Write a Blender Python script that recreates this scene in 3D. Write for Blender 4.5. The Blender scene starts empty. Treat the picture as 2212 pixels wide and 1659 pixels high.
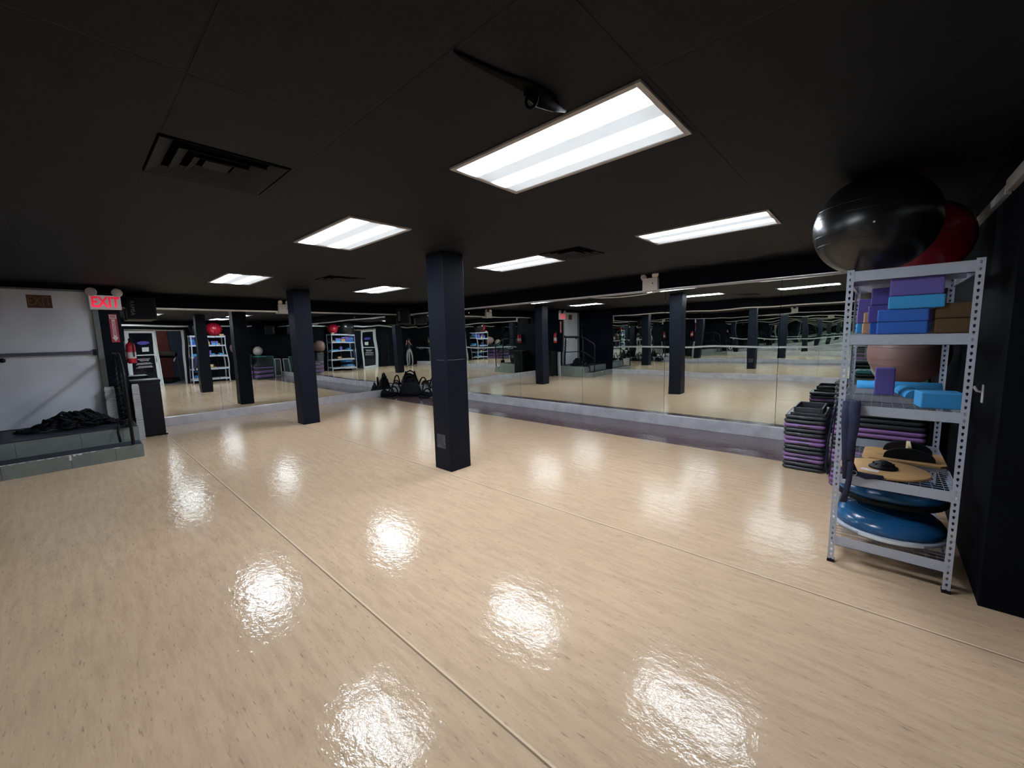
import bpy, bmesh, math, random
from mathutils import Vector, Matrix, Euler
random.seed(7)
PI = math.pi
S = bpy.context.scene
COL = S.collection

# ------------------------------------------------------------------ camera, world, exposure
F_PX, YAW, PITCH, ROLL, CAM_Z = 870.27, 0.7389, 0.1179, -0.0261, 1.6661
cam_d = bpy.data.cameras.new('camera'); cam = bpy.data.objects.new('camera', cam_d); COL.objects.link(cam)
cam_d.sensor_width = 36.0; cam_d.lens = F_PX / 2212.0 * 36.0
cam_d.clip_start = 0.02; cam_d.clip_end = 100
_F = Vector((-math.sin(YAW)*math.cos(PITCH), math.cos(YAW)*math.cos(PITCH), -math.sin(PITCH)))
_R = Vector((math.cos(YAW), math.sin(YAW), 0)); _U = _R.cross(_F)
_R2 = _R*math.cos(ROLL) + _U*math.sin(ROLL); _U2 = -_R*math.sin(ROLL) + _U*math.cos(ROLL)
_m = Matrix((_R2, _U2, -_F)).transposed().to_4x4(); _m.translation = Vector((0, 0, CAM_Z))
cam.matrix_world = _m
S.camera = cam
w = bpy.data.worlds.new('world'); S.world = w; w.use_nodes = True
w.node_tree.nodes['Background'].inputs[0].default_value = (0.02, 0.022, 0.03, 1)
w.node_tree.nodes['Background'].inputs[1].default_value = 0.15
S.view_settings.view_transform = 'Standard'; S.view_settings.look = 'None'
S.view_settings.gamma = 1.0; S.view_settings.exposure = 0.0; S.view_settings.use_curve_mapping = False
cy = S.cycles
cy.max_bounces = 20; cy.glossy_bounces = 20; cy.diffuse_bounces = 3; cy.transmission_bounces = 8
cy.transparent_max_bounces = 8; cy.use_denoising = True; cy.sample_clamp_indirect = 10.0; cy.blur_glossy = 0.3
TUBE = 150.0                   # radiance of the tubes seen through the prismatic lenses

# ------------------------------------------------------------------ main dimensions (metres)
H = 2.686                      # ceiling
XL, YB, XR, YF = -10.83, 7.14, 0.53, -1.05      # side mirror wall, far mirror wall, shelf wall, wall behind the photographer
XE = -9.75                     # wall holding the exit door
MIR0, MIR1, STR1 = 0.19, 2.386, 2.42

# ------------------------------------------------------------------ helpers
class MB:
    def __init__(s): s.v = []; s.f = []; s.m = []; s.cur = 0; s.sm = []
    def face(s, idx, smooth=False): s.f.append(tuple(idx)); s.m.append(s.cur); s.sm.append(smooth)
    def box(s, x0, y0, z0, x1, y1, z1, rot=None, piv=None):
        b = len(s.v)
        P = [(x0,y0,z0),(x1,y0,z0),(x1,y1,z0),(x0,y1,z0),(x0,y0,z1),(x1,y0,z1),(x1,y1,z1),(x0,y1,z1)]
        if rot:
            R = Euler(rot).to_matrix(); c = Vector(piv or ((x0+x1)/2,(y0+y1)/2,(z0+z1)/2))
            P = [tuple(R @ (Vector(p)-c) + c) for p in P]
        s.v += P
        for q in ((0,3,2,1),(4,5,6,7),(0,1,5,4),(1,2,6,5),(2,3,7,6),(3,0,4,7)): s.face([b+i for i in q])
        return s
    def prism(s, poly, a0, a1, axis='z'):
        b = len(s.v); n = len(poly)
        for a in (a0, a1):
            for (u, v) in poly:
                s.v.append((u, v, a) if axis == 'z' else ((u, a, v) if axis == 'y' else (a, u, v)))
        s.face([b+i for i in range(n)][::-1]); s.face([b+n+i for i in range(n)])
        for i in range(n):
            j = (i+1) % n; s.face([b+i, b+j, b+n+j, b+n+i])
        return s
    def tube(s, pts, r, n=8, closed=False, caps=True, flat=1.0):
        pts = [Vector(p) for p in pts]; N = len(pts); b = len(s.v)
        rr = r if isinstance(r, (list, tuple)) else [r]*N
        up = None
        for i, p in enumerate(pts):
            if closed: t = pts[(i+1) % N] - pts[i-1]
            else: t = pts[min(i+1, N-1)] - pts[max(i-1, 0)]
            if t.length < 1e-9: t = Vector((0,0,1))
            t.normalize()
            if up is None:
                up = Vector((0,0,1)) if abs(t.z) < 0.9 else Vector((1,0,0))
            a = up - t*up.dot(t)
            if a.length < 1e-6: a = t.orthogonal()
            a.normalize(); up = a; c = t.cross(a)
            for k in range(n):
                th = 2*PI*k/n
                s.v.append(tuple(p + (a*math.cos(th)*flat + c*math.sin(th))*rr[i]))
        for i in range(N if closed else N-1):
            j = (i+1) % N
            for k in range(n):
                l = (k+1) % n; s.face([b+i*n+k, b+i*n+l, b+j*n+l, b+j*n+k], True)
        if caps and not closed:
            s.face([b+k for k in range(n)][::-1]); s.face([b+(N-1)*n+k for k in range(n)])
        return s
    def lathe(s, prof, n=32, c=(0,0,0), smooth=True, axis='z'):
        b = len(s.v); P = len(prof)
        for k in range(n):
            th = 2*PI*k/n
            for (r, z) in prof:
                q = (r*math.cos(th), r*math.sin(th), z)
                if axis == 'x': q = (q[2], q[0], q[1])
                if axis == 'y': q = (q[0], q[2], q[1])
                s.v.append((c[0]+q[0], c[1]+q[1], c[2]+q[2]))
        for k in range(n):
            l = (k+1) % n
            for i in range(P-1): s.face([b+k*P+i, b+l*P+i, b+l*P+i+1, b+k*P+i+1], smooth)
        return s
    def ball(s, c, r, n=32, m=20, sq=1.0):
        return s.lathe([(max(r*math.sin(PI*i/m), 1e-5), -r*sq*math.cos(PI*i/m)) for i in range(m+1)], n, c)
    def build(s, name, mats, parent=None, loc=None, rot=None, bevel=0, seg=2, kind=None):
        me = bpy.data.meshes.new(name); me.from_pydata(s.v, [], s.f)
        if not isinstance(mats, (list, tuple)): mats = [mats]
        for m in mats: me.materials.append(m)
        for p, mi, sm in zip(me.polygons, s.m, s.sm): p.material_index = mi; p.use_smooth = sm
        me.validate(); me.update()
        if name not in ('floor', 'ceiling', 'louvre', 'post'):
            bm = bmesh.new(); bm.from_mesh(me); bmesh.ops.recalc_face_normals(bm, faces=bm.faces); bm.to_mesh(me); bm.free()
        o = bpy.data.objects.new(name, me); COL.objects.link(o)
        if parent: o.parent = parent
        if loc: o.location = loc
        if rot: o.rotation_euler = rot
        if bevel:
            md = o.modifiers.new('bevel', 'BEVEL'); md.width = bevel; md.segments = seg
            md.limit_method = 'ANGLE'; md.angle_limit = math.radians(40)
        if kind: o['kind'] = kind
        return o

def thing(name, loc, label, cat, group=None, rotz=0):
    o = bpy.data.objects.new(name, None); COL.objects.link(o); o.empty_display_size = 0.1
    o.location = loc; o.rotation_euler = (0, 0, rotz); o['label'] = label; o['category'] = cat
    if group: o['group'] = group
    return o
def tag(o, label, cat, group=None):
    o['label'] = label; o['category'] = cat
    if group: o['group'] = group
    return o
def copy_tree(o, parent=None):
    c = o.copy(); COL.objects.link(c)
    if parent: c.parent = parent
    for ch in [x for x in bpy.data.objects if x.parent == o]: copy_tree(ch, c)
    return c
def text(name, s, size, mat, parent=None, loc=(0,0,0), rot=(0,0,0), ext=0.001, sx=1.0, align='CENTER', bold=0.0):
    cu = bpy.data.curves.new(name, 'FONT'); cu.body = s; cu.size = size; cu.extrude = ext; cu.align_x = align
    cu.align_y = 'CENTER'; cu.materials.append(mat); cu.offset = bold
    o = bpy.data.objects.new(name, cu); COL.objects.link(o)
    me = bpy.data.meshes.new_from_object(o.evaluated_get(bpy.context.evaluated_depsgraph_get()))
    bpy.data.objects.remove(o); me.name = name
    if not me.materials: me.materials.append(mat)
    for v_ in me.vertices: v_.co.x *= sx
    o = bpy.data.objects.new(name, me); COL.objects.link(o)
    if parent: o.parent = parent
    o.location = loc; o.rotation_euler = rot
    return o

# ------------------------------------------------------------------ materials
def nodes(name):
    m = bpy.data.materials.new(name); m.use_nodes = True; nt = m.node_tree
    return m, nt, nt.nodes['Principled BSDF']
def mat(name, rgb, rough=0.5, metal=0.0, var=0.12, scale=9.0, bump=0.0, bscale=60.0, spec=0.5, coat=0.0, rgb2=None):
    m, nt, b = nodes(name)
    tc = nt.nodes.new('ShaderNodeTexCoord'); no = nt.nodes.new('ShaderNodeTexNoise')
    no.inputs['Scale'].default_value = scale; no.inputs['Detail'].default_value = 4
    nt.links.new(tc.outputs['Object'], no.inputs['Vector'])
    mx = nt.nodes.new('ShaderNodeMix'); mx.data_type = 'RGBA'
    a = tuple(c*(1-var) for c in rgb); d = rgb2 or tuple(min(1, c*(1+var)) for c in rgb)
    mx.inputs[6].default_value = (*a, 1); mx.inputs[7].default_value = (*d, 1)
    nt.links.new(no.outputs['Fac'], mx.inputs[0]); nt.links.new(mx.outputs[2], b.inputs['Base Color'])
    b.inputs['Roughness'].default_value = rough; b.inputs['Metallic'].default_value = metal
    b.inputs['Specular IOR Level'].default_value = spec; b.inputs['Coat Weight'].default_value = coat
    if bump:
        n2 = nt.nodes.new('ShaderNodeTexNoise'); n2.inputs['Scale'].default_value = bscale; n2.inputs['Detail'].default_value = 3
        nt.links.new(tc.outputs['Object'], n2.inputs['Vector'])
        bp = nt.nodes.new('ShaderNodeBump'); bp.inputs['Strength'].default_value = 1; bp.inputs['Distance'].default_value = bump
        nt.links.new(n2.outputs['Fac'], bp.inputs['Height']); nt.links.new(bp.outputs['Normal'], b.inputs['Normal'])
    return m
def emis(name, rgb, st):
    m, nt, b = nodes(name); b.inputs['Base Color'].default_value = (*[c*0.6 for c in rgb], 1)
    b.inputs['Emission Color'].default_value = (*rgb, 1); b.inputs['Emission Strength'].default_value = st
    return m

M = {}
M['wall'] = mat('black_wall_paint', (0.0035, 0.004, 0.007), 0.75, var=0.25, scale=2.5, bump=0.0008, bscale=30, spec=0.08)
M['navy'] = mat('navy_wall_paint', (0.004, 0.005, 0.011), 0.45, var=0.25, scale=2.5, bump=0.0008, bscale=30, spec=0.10)
M['column'] = mat('column_paint', (0.0075, 0.0095, 0.017), 0.45, var=0.18, scale=3, bump=0.0006, bscale=25, spec=0.10)
M['steel_base'] = mat('brushed_kick_plate', (0.66, 0.64, 0.69), 0.28, 0.35, var=0.35, scale=5, bump=0.0004, bscale=18)
M['alu'] = mat('aluminium_channel', (0.92, 0.89, 0.88), 0.35, 0.6, var=0.15, scale=8)
M['shelf'] = mat('grey_powder_coat', (0.46, 0.50, 0.60), 0.38, 0.25, var=0.10, scale=30, bump=0.0002, bscale=300)
M['wire'] = mat('zinc_wire', (0.42, 0.44, 0.50), 0.35, 0.7, var=0.1)
M['blackplastic'] = mat('black_plastic', (0.0045, 0.005, 0.0075), 0.42, var=0.2, spec=0.25)
M['soot'] = mat('black_cloth', (0.0016, 0.0017, 0.0025), 0.8, var=0.2, spec=0.1)
M['rubber'] = mat('black_rubber', (0.0045, 0.005, 0.0075), 0.65, var=0.3, spec=0.2, scale=40, bump=0.001, bscale=120)
M['step_black'] = mat('black_step_plastic', (0.020, 0.024, 0.030), 0.36, var=0.25, scale=20, bump=0.0003, bscale=250)
M['step_purple'] = mat('purple_step_plastic', (0.19, 0.095, 0.25), 0.42, var=0.15, scale=20, bump=0.0003, bscale=250)
M['step_teal'] = mat('teal_step_plastic', (0.05, 0.26, 0.27), 0.45, var=0.15)
M['foam_purple'] = mat('purple_foam', (0.105, 0.080, 0.31), 0.85, var=0.12, scale=60, bump=0.0006, bscale=350)
M['foam_blue'] = mat('blue_foam', (0.022, 0.105, 0.44), 0.85, var=0.12, scale=60, bump=0.0006, bscale=350)
M['foam_sky'] = mat('light_blue_foam', (0.035, 0.27, 0.58), 0.85, var=0.12, scale=60, bump=0.0006, bscale=350)
M['cork'] = mat('cork', (0.42, 0.24, 0.12), 0.85, var=0.35, scale=70, bump=0.0008, bscale=200)
M['brown'] = mat('shaded_cork', (0.085, 0.045, 0.017), 0.85, var=0.2, scale=60, bump=0.0006, bscale=300)  # cork blocks standing in shade, the darkness put into the base colour
M['ball_black'] = mat('black_vinyl', (0.010, 0.010, 0.011), 0.27, var=0.08, scale=3, bump=0.0004, bscale=8)
M['ball_red'] = mat('red_vinyl', (0.36, 0.010, 0.028), 0.25, var=0.08, scale=3)
M['ball_brown'] = mat('dusty_brown_vinyl', (0.19, 0.11, 0.10), 0.5, var=0.15, scale=4)
M['ball_grey'] = mat('silver_grey_vinyl', (0.33, 0.29, 0.28), 0.4, var=0.12, scale=4)
M['bosu_blue'] = mat('blue_dome_vinyl', (0.012, 0.085, 0.22), 0.22, var=0.12, scale=5)
M['bosu_grey'] = mat('pale_grey_plastic', (0.42, 0.44, 0.50), 0.45, var=0.12)
M['white_tape'] = mat('white_tape', (0.75, 0.77, 0.80), 0.5, var=0.1, scale=40)
M['wood'] = mat('birch_plywood', (0.48, 0.28, 0.12), 0.5, var=0.22, scale=12)
M['wood_light'] = mat('pale_wood_edge', (0.66, 0.50, 0.32), 0.55, var=0.15, scale=25)
M['strap'] = mat('navy_webbing', (0.012, 0.016, 0.05), 0.8, var=0.2, scale=60, bump=0.0006, bscale=300)
M['tile_riser'] = mat('grey_green_stair_tile', (0.17, 0.19, 0.18), 0.55, var=0.3, scale=6, bump=0.001, bscale=40)
M['tread'] = mat('dark_stair_tread', (0.020, 0.024, 0.038), 0.5, var=0.3, scale=5)
M['chip'] = mat('exposed_white_grout', (0.66, 0.66, 0.66), 0.8, var=0.2, scale=50)
M['door'] = mat('grey_steel_door', (0.66, 0.67, 0.77), 0.5, var=0.25, scale=1.6, bump=0.0006, bscale=6, rgb2=(0.80, 0.82, 0.90))
M['doorframe'] = mat('grey_green_door_frame', (0.14, 0.155, 0.15), 0.45, var=0.2)
M['bar'] = mat('dark_steel_bar', (0.14, 0.145, 0.19), 0.35, 0.6, var=0.2)
M['offwhite'] = mat('aged_white_plastic', (0.78, 0.74, 0.71), 0.5, var=0.06)
M['lampglass'] = mat('lamp_reflector', (0.75, 0.70, 0.68), 0.15, 0.4, var=0.1)
M['red_paint'] = mat('red_enamel', (0.50, 0.02, 0.03), 0.3, var=0.1)
M['sign_red'] = mat('sign_red_print', (0.42, 0.03, 0.06), 0.5, var=0.1)
M['sign_white'] = mat('sign_white_print', (0.62, 0.55, 0.57), 0.5, var=0.05)
M['white_frame'] = mat('white_door_frame', (0.62, 0.64, 0.67), 0.45, var=0.05)
M['glassdark'] = mat('dark_glass', (0.006, 0.007, 0.012), 0.06, var=0.1)
M['blue_wall'] = mat('blue_grey_wall', (0.05, 0.075, 0.14), 0.7, var=0.1)
M['redwall'] = mat('brick_red_wall', (0.20, 0.05, 0.05), 0.7, var=0.1)
M['grey_floor'] = mat('grey_rubber_floor', (0.12, 0.125, 0.15), 0.7, var=0.2, scale=20)
M['white'] = mat('white_board', (0.6, 0.6, 0.62), 0.6, var=0.05)
M['ribbed'] = mat('pale_ribbed_plastic', (0.42, 0.42, 0.44), 0.5, var=0.1)
M['teal'] = mat('teal_trim', (0.06, 0.30, 0.28), 0.5, var=0.1)
M['mesh_dark'] = mat('dark_mat_panel', (0.035, 0.04, 0.045), 0.6, var=0.2)
M['chrome'] = mat('chrome', (0.7, 0.7, 0.72), 0.12, 1.0, var=0.05)
M['letter_dim'] = mat('faded_lettering', (0.16, 0.17, 0.19), 0.5, var=0.05)
M['sten_bg'] = mat('brown_sign_plate', (0.075, 0.032, 0.012), 0.6, var=0.35, scale=40)
M['sten_tx'] = mat('faded_tan_print', (0.16, 0.085, 0.04), 0.6, var=0.3, scale=60)
M['blue_print'] = mat('violet_blue_print', (0.04, 0.03, 0.30), 0.5, var=0.1)
M['paper'] = mat('pale_green_paper', (0.55, 0.62, 0.58), 0.7, var=0.03)
M['skin'] = mat('skin', (0.42, 0.22, 0.15), 0.5, var=0.08)
M['shirt'] = mat('dark_shirt', (0.015, 0.017, 0.03), 0.8, var=0.1)
M['trouser'] = mat('grey_trousers', (0.26, 0.27, 0.27), 0.85, var=0.12)
M['shoe'] = mat('pale_shoe', (0.4, 0.4, 0.4), 0.6, var=0.1)
M['hair'] = mat('dark_hair', (0.02, 0.015, 0.012), 0.6, var=0.2)
M['fixture'] = mat('fixture_frame', (0.38, 0.35, 0.34), 0.45, var=0.06)
M['vent'] = mat('painted_vent_metal', (0.0075, 0.0078, 0.0105), 0.7, var=0.3, spec=0.3)
M['duct'] = mat('duct_black', (0.001, 0.001, 0.0015), 0.9, spec=0.05)

def exit_letter():
    m, nt, b = nodes('lit_red_letters')
    b.inputs['Base Color'].default_value = (0.5, 0.01, 0.04, 1)
    tc = nt.nodes.new('ShaderNodeTexCoord'); sp = nt.nodes.new('ShaderNodeSeparateXYZ'); nt.links.new(tc.outputs['Generated'], sp.inputs[0])
    cr = nt.nodes.new('ShaderNodeMapRange'); cr.inputs[1].default_value = 0.0; cr.inputs[2].default_value = 0.7
    cr.inputs[3].default_value = 1.0; cr.inputs[4].default_value = 0.5
    nt.links.new(sp.outputs['Y'], cr.inputs[0]); nt.links.new(cr.outputs[0], b.inputs['Emission Strength'])
    b.inputs['Emission Color'].default_value = (1.0, 0.015, 0.06, 1)
    return m
M['exit_glow'] = exit_letter()

M['lit_sign'] = emis('backlit_sign_face', (0.60, 0.54, 0.52), 0.20)

def mirror_mat():
    m, nt, b = nodes('silvered_mirror')
    b.inputs['Base Color'].default_value = (0.91, 0.95, 0.915, 1); b.inputs['Metallic'].default_value = 1.0
    b.inputs['Roughness'].default_value = 0.0
    g = nt.nodes.new('ShaderNodeNewGeometry'); no = nt.nodes.new('ShaderNodeTexNoise')
    no.inputs['Scale'].default_value = 1.1; no.inputs['Detail'].default_value = 0.6
    nt.links.new(g.outputs['Position'], no.inputs['Vector'])
    bp = nt.nodes.new('ShaderNodeBump'); bp.inputs['Strength'].default_value = 1; bp.inputs['Distance'].default_value = 0.0030
    nt.links.new(no.outputs['Fac'], bp.inputs['Height']); nt.links.new(bp.outputs['Normal'], b.inputs['Normal'])
    return m
M['mirror'] = mirror_mat()

def stretch_noise(nt, src, sc, scale, detail=4, rough=0.55):
    mp = nt.nodes.new('ShaderNodeMapping'); mp.inputs['Scale'].default_value = sc
    nt.links.new(src, mp.inputs['Vector'])
    n = nt.nodes.new('ShaderNodeTexNoise'); n.inputs['Scale'].default_value = scale
    n.inputs['Detail'].default_value = detail; n.inputs['Roughness'].default_value = rough
    nt.links.new(mp.outputs[0], n.inputs['Vector']); return n.outputs['Fac']
def ramp(nt, fac, a, b, lo=0.0, hi=1.0):
    r = nt.nodes.new('ShaderNodeMapRange'); r.inputs[1].default_value = a; r.inputs[2].default_value = b
    r.inputs[3].default_value = lo; r.inputs[4].default_value = hi
    nt.links.new(fac, r.inputs[0]); return r.outputs[0]
def mixc(nt, fac, c1, c2):
    x = nt.nodes.new('ShaderNodeMix'); x.data_type = 'RGBA'
    nt.links.new(fac, x.inputs[0])
    for i, c in ((6, c1), (7, c2)):
        if isinstance(c, tuple): x.inputs[i].default_value = (*c, 1)
        else: nt.links.new(c, x.inputs[i])
    return x.outputs[2]
def math_n(nt, op, a, b=None):
    x = nt.nodes.new('ShaderNodeMath'); x.operation = op
    for i, c in ((0, a), (1, b)):
        if c is None: continue
        if isinstance(c, (int, float)): x.inputs[i].default_value = c
        else: nt.links.new(c, x.inputs[i])
    return x.outputs[0]
def floor_mat(name, base, dark, light, lines):
    m, nt, b = nodes(name)
    g = nt.nodes.new('ShaderNodeNewGeometry').outputs['Position']
    big = stretch_noise(nt, g, (1, 1, 1), 0.55, 3)
    st = stretch_noise(nt, g, (1.0, 7.0, 1), 3.0, 5, 0.65)
    fl = stretch_noise(nt, g, (1.0, 6.0, 1), 13.0, 3, 0.6)
    fl2 = stretch_noise(nt, g, (1.0, 7.0, 1.7), 14.0, 4, 0.65)
    c = mixc(nt, ramp(nt, big, 0.35, 0.65), tuple(x*0.93 for x in base), tuple(x*1.05 for x in base))
    c = mixc(nt, ramp(nt, st, 0.42, 0.66, 0, 0.60), c, dark)
    c = mixc(nt, ramp(nt, fl, 0.61, 0.70, 0, 0.65), c, tuple(x*0.55 for x in dark))
    c = mixc(nt, ramp(nt, fl2, 0.56, 0.70, 0, 0.32), c, light)
    h = None
    if lines:
        sp = nt.nodes.new('ShaderNodeSeparateXYZ'); nt.links.new(g, sp.inputs[0])
        tot = None; tot2 = None
        for y0 in lines:
            d = math_n(nt, 'ABSOLUTE', math_n(nt, 'SUBTRACT', sp.outputs['Y'], y0))
            k = ramp(nt, d, 0.003, 0.0065, 1, 0)
            d2 = math_n(nt, 'ABSOLUTE', math_n(nt, 'SUBTRACT', sp.outputs['Y'], y0+0.010))
            k2 = ramp(nt, d2, 0.003, 0.009, 0.6, 0)
            tot = k if tot is None else math_n(nt, 'MAXIMUM', tot, k)
            tot2 = k2 if tot2 is None else math_n(nt, 'MAXIMUM', tot2, k2)
        c = mixc(nt, tot2, c, tuple(min(1, x*1.25) for x in light))
        c = mixc(nt, math_n(nt, 'MULTIPLY', tot, 0.75), c, (0.13, 0.085, 0.055))
        h = tot
    nt.links.new(c, b.inputs['Base Color'])
    rn = stretch_noise(nt, g, (1, 1.6, 1), 6.0, 4, 0.6)
    nt.links.new(ramp(nt, rn, 0.3, 0.75, 0.05, 0.115), b.inputs['Roughness'])
    b.inputs['IOR'].default_value = 1.305
    r1 = stretch_noise(nt, g, (1, 1.35, 1), 9.0, 4, 0.6)
    r2 = stretch_noise(nt, g, (1, 1.0, 1), 30.0, 2, 0.5)
    hh = math_n(nt, 'ADD', r1, math_n(nt, 'MULTIPLY', r2, 0.12))
    bp = nt.nodes.new('ShaderNodeBump'); bp.inputs['Strength'].default_value = 1; bp.inputs['Distance'].default_value = 0.0038
    nt.links.new(hh, bp.inputs['Height'])
    if h is not None:
        bp2 = nt.nodes.new('ShaderNodeBump'); bp2.inputs['Distance'].default_value = 0.0012; bp2.invert = True
        nt.links.new(h, bp2.inputs['Height']); nt.links.new(bp.outputs[0], bp2.inputs['Normal']); bp = bp2
    nt.links.new(bp.outputs[0], b.inputs['Normal'])
    return m
M['floor'] = floor_mat('beige_sheet_vinyl', (0.60, 0.425, 0.285), (0.46, 0.32, 0.215), (0.70, 0.53, 0.39), (1.0915, 3.013, 4.9404))
M['floor2'] = floor_mat('mauve_sheet_vinyl', (0.145, 0.098, 0.108), (0.095, 0.06, 0.066), (0.19, 0.14, 0.155), (5.962,))

def ceil_mat():
    m, nt, b = nodes('black_ceiling_tile')
    g = nt.nodes.new('ShaderNodeNewGeometry').outputs['Position']
    sp = nt.nodes.new('ShaderNodeSeparateXYZ'); nt.links.new(g, sp.inputs[0])
    def lines(ax, off, pitch, w):
        q = math_n(nt, 'DIVIDE', math_n(nt, 'SUBTRACT', sp.outputs[ax], off), pitch)
        q = math_n(nt, 'SUBTRACT', q, math_n(nt, 'ROUND', q))
        return ramp(nt, math_n(nt, 'MULTIPLY', math_n(nt, 'ABSOLUTE', q), pitch), w*0.6, w, 1, 0)
    l = math_n(nt, 'MAXIMUM', lines('X', -2.0, 1.255, 0.007), lines('Y', 1.03, 0.62, 0.007))
    tee = math_n(nt, 'MAXIMUM', lines('X', -2.0, 1.255, 0.016), lines('Y', 1.03, 0.62, 0.016))
    n1 = stretch_noise(nt, g, (1, 1, 1), 0.8, 3); n2 = stretch_noise(nt, g, (1, 1, 1), 160, 2)
    brk = ramp(nt, stretch_noise(nt, g, (1, 1, 1), 1.7, 2), 0.42, 0.58)
    c = mixc(nt, ramp(nt, n1, 0.3, 0.7), (0.0038, 0.0050, 0.0086), (0.0060, 0.0074, 0.0116))
    c = mixc(nt, math_n(nt, 'MULTIPLY', tee, 0.35), c, (0.011, 0.0115, 0.0145))
    c = mixc(nt, math_n(nt, 'MULTIPLY', l, brk), c, (0.003, 0.003, 0.003))
    scr = ramp(nt, stretch_noise(nt, g, (1.3, 6, 1), 2.3, 6, 0.75), 0.735, 0.76, 0, 0.6)
    c = mixc(nt, scr, c, (0.12, 0.11, 0.12))
    nt.links.new(c, b.inputs['Base Color']); b.inputs['Roughness'].default_value = 0.62; b.inputs['Specular IOR Level'].default_value = 0.15
    bp = nt.nodes.new('ShaderNodeBump'); bp.inputs['Distance'].default_value = 0.0012
    nt.links.new(math_n(nt, 'SUBTRACT', n2, math_n(nt, 'MULTIPLY', l, 2.0)), bp.inputs['Height'])
    nt.links.new(bp.outputs[0], b.inputs['Normal'])
    return m
M['ceiling'] = ceil_mat()

def diffuser_mat():
    # prismatic acrylic lens: two tubes behind it show as brighter bands
    m, nt, b = nodes('lit_prismatic_lens')
    tc = nt.nodes.new('ShaderNodeTexCoord'); sp = nt.nodes.new('ShaderNodeSeparateXYZ'); nt.links.new(tc.outputs['Object'], sp.inputs[0])
    t = None
    for y0, pk_, wd_ in ((-0.185, 1.0, 0.095), (0.10, 0.7, 0.080)):
        d = math_n(nt, 'ABSOLUTE', math_n(nt, 'SUBTRACT', sp.outputs['Y'], y0))
        k = math_n(nt, 'POWER', ramp(nt, d, 0.0, wd_, 1, 0), 2.0); k = math_n(nt, 'MULTIPLY', k, pk_)
        t = k if t is None else math_n(nt, 'MAXIMUM', t, k)
    end = ramp(nt, math_n(nt, 'ABSOLUTE', sp.outputs['X']), 0.45, 0.60, 1.0, 0.75)
    pr = nt.nodes.new('ShaderNodeTexVoronoi'); pr.inputs['Scale'].default_value = 90; nt.links.new(tc.outputs['Object'], pr.inputs['Vector'])
    pk = ramp(nt, pr.outputs['Distance'], 0.0, 0.6, 1.06, 0.94)
    s = math_n(nt, 'MULTIPLY', math_n(nt, 'MULTIPLY', ramp(nt, t, 0, 1, 0.74, TUBE), end), pk)
    b.inputs['Base Color'].default_value = (0.5, 0.52, 0.55, 1)
    b.inputs['Emission Color'].default_value = (0.83, 0.92, 1.0, 1)
    nt.links.new(s, b.inputs['Emission Strength'])
    return m
M['lens'] = diffuser_mat()

# ------------------------------------------------------------------ room shell
fb = MB()
y_edge = 5.954
fb.v += [(XL-0.3, YF-0.3, 0), (4.6, YF-0.3, 0), (4.6, y_edge, 0), (XL-0.3, y_edge, 0), (4.6, YB+0.2, 0), (XL-0.3, YB+0.2, 0)]
fb.face((0, 1, 2, 3)); fb.cur = 1; fb.face((3, 2, 4, 5))
fb.build('floor', [M['floor'], M['floor2']], kind='structure')

# ceiling with real openings for lights and air diffusers
CX0 = lambda i: -2.0 + 1.255*i
CY0 = lambda j: 1.03 + 0.62*j
LIGHTS = [(-1.987, 1.671), (-4.497, 1.674), (-8.258, 1.679), (-1.972, 4.143), (-4.470, 4.133), (-8.248, 4.151)]
LW, LD = 1.21, 0.605
VENTS = [(-3.255, 0.412, 0.612, 0.59), (-7.02, 2.89, 0.60, 0.60), (-3.255, 4.132, 0.60, 0.60)]
holes = [(x, y, x+LW, y+LD) for x, y in LIGHTS] + [(x, y-0.006, x+a+0.006, y+b+0.012) for x, y, a, b in VENTS]
xs = sorted({XL-0.3, 4.6} | {h[0] for h in holes} | {h[2] for h in holes})
ys = sorted({YF-0.3, YB+0.2} | {h[1] for h in holes} | {h[3] for h in holes})
cb = MB()
for i in range(len(xs)-1):
    for j in range(len(ys)-1):
        mx_, my_ = (xs[i]+xs[i+1])/2, (ys[j]+ys[j+1])/2
        if any(h[0] < mx_ < h[2] and h[1] < my_ < h[3] for h in holes): continue
        b0 = len(cb.v)
        cb.v += [(xs[i], ys[j], H), (xs[i], ys[j+1], H), (xs[i+1], ys[j+1], H), (xs[i+1], ys[j], H)]
        cb.face((b0, b0+1, b0+2, b0+3))
# plenum above the tiles
cb.box(XL-0.3, YF-0.3, H+0.35, 4.6, YB+0.2, H+0.37)
cb.build('ceiling', M['ceiling'], kind='structure')

def struct(name, boxes, m, bevel=0):
    b = MB()
    for q in boxes: b.box(*q)
    return b.build(name, m, kind='structure', bevel=bevel)
struct('wall_back', [(XL-0.2, YB+0.008, 0, XR+0.3, YB+0.2, H+0.36)], M['wall'])
struct('wall_left', [(XL-0.2, 0.69, 0, XL-0.008, YB+0.008, H+0.36)], M['wall'])
struct('wall_exit', [(XL-0.2, 0.36+0.07, 0, XE, 0.69, H+0.36), (XL-0.2, YF-0.2, 0, XE, -0.80-0.07, H+0.36), (XL-0.2, -0.87, 2.60, XE, 0.43, H+0.36),
                     (XL-0.2, -0.87, 0, XE, 0.43, 0.43)], M['navy'])
struct('wall_front', [(XE, YF-0.2, 0, 4.6, YF-0.008, H+0.36)], M['navy'])
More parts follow.
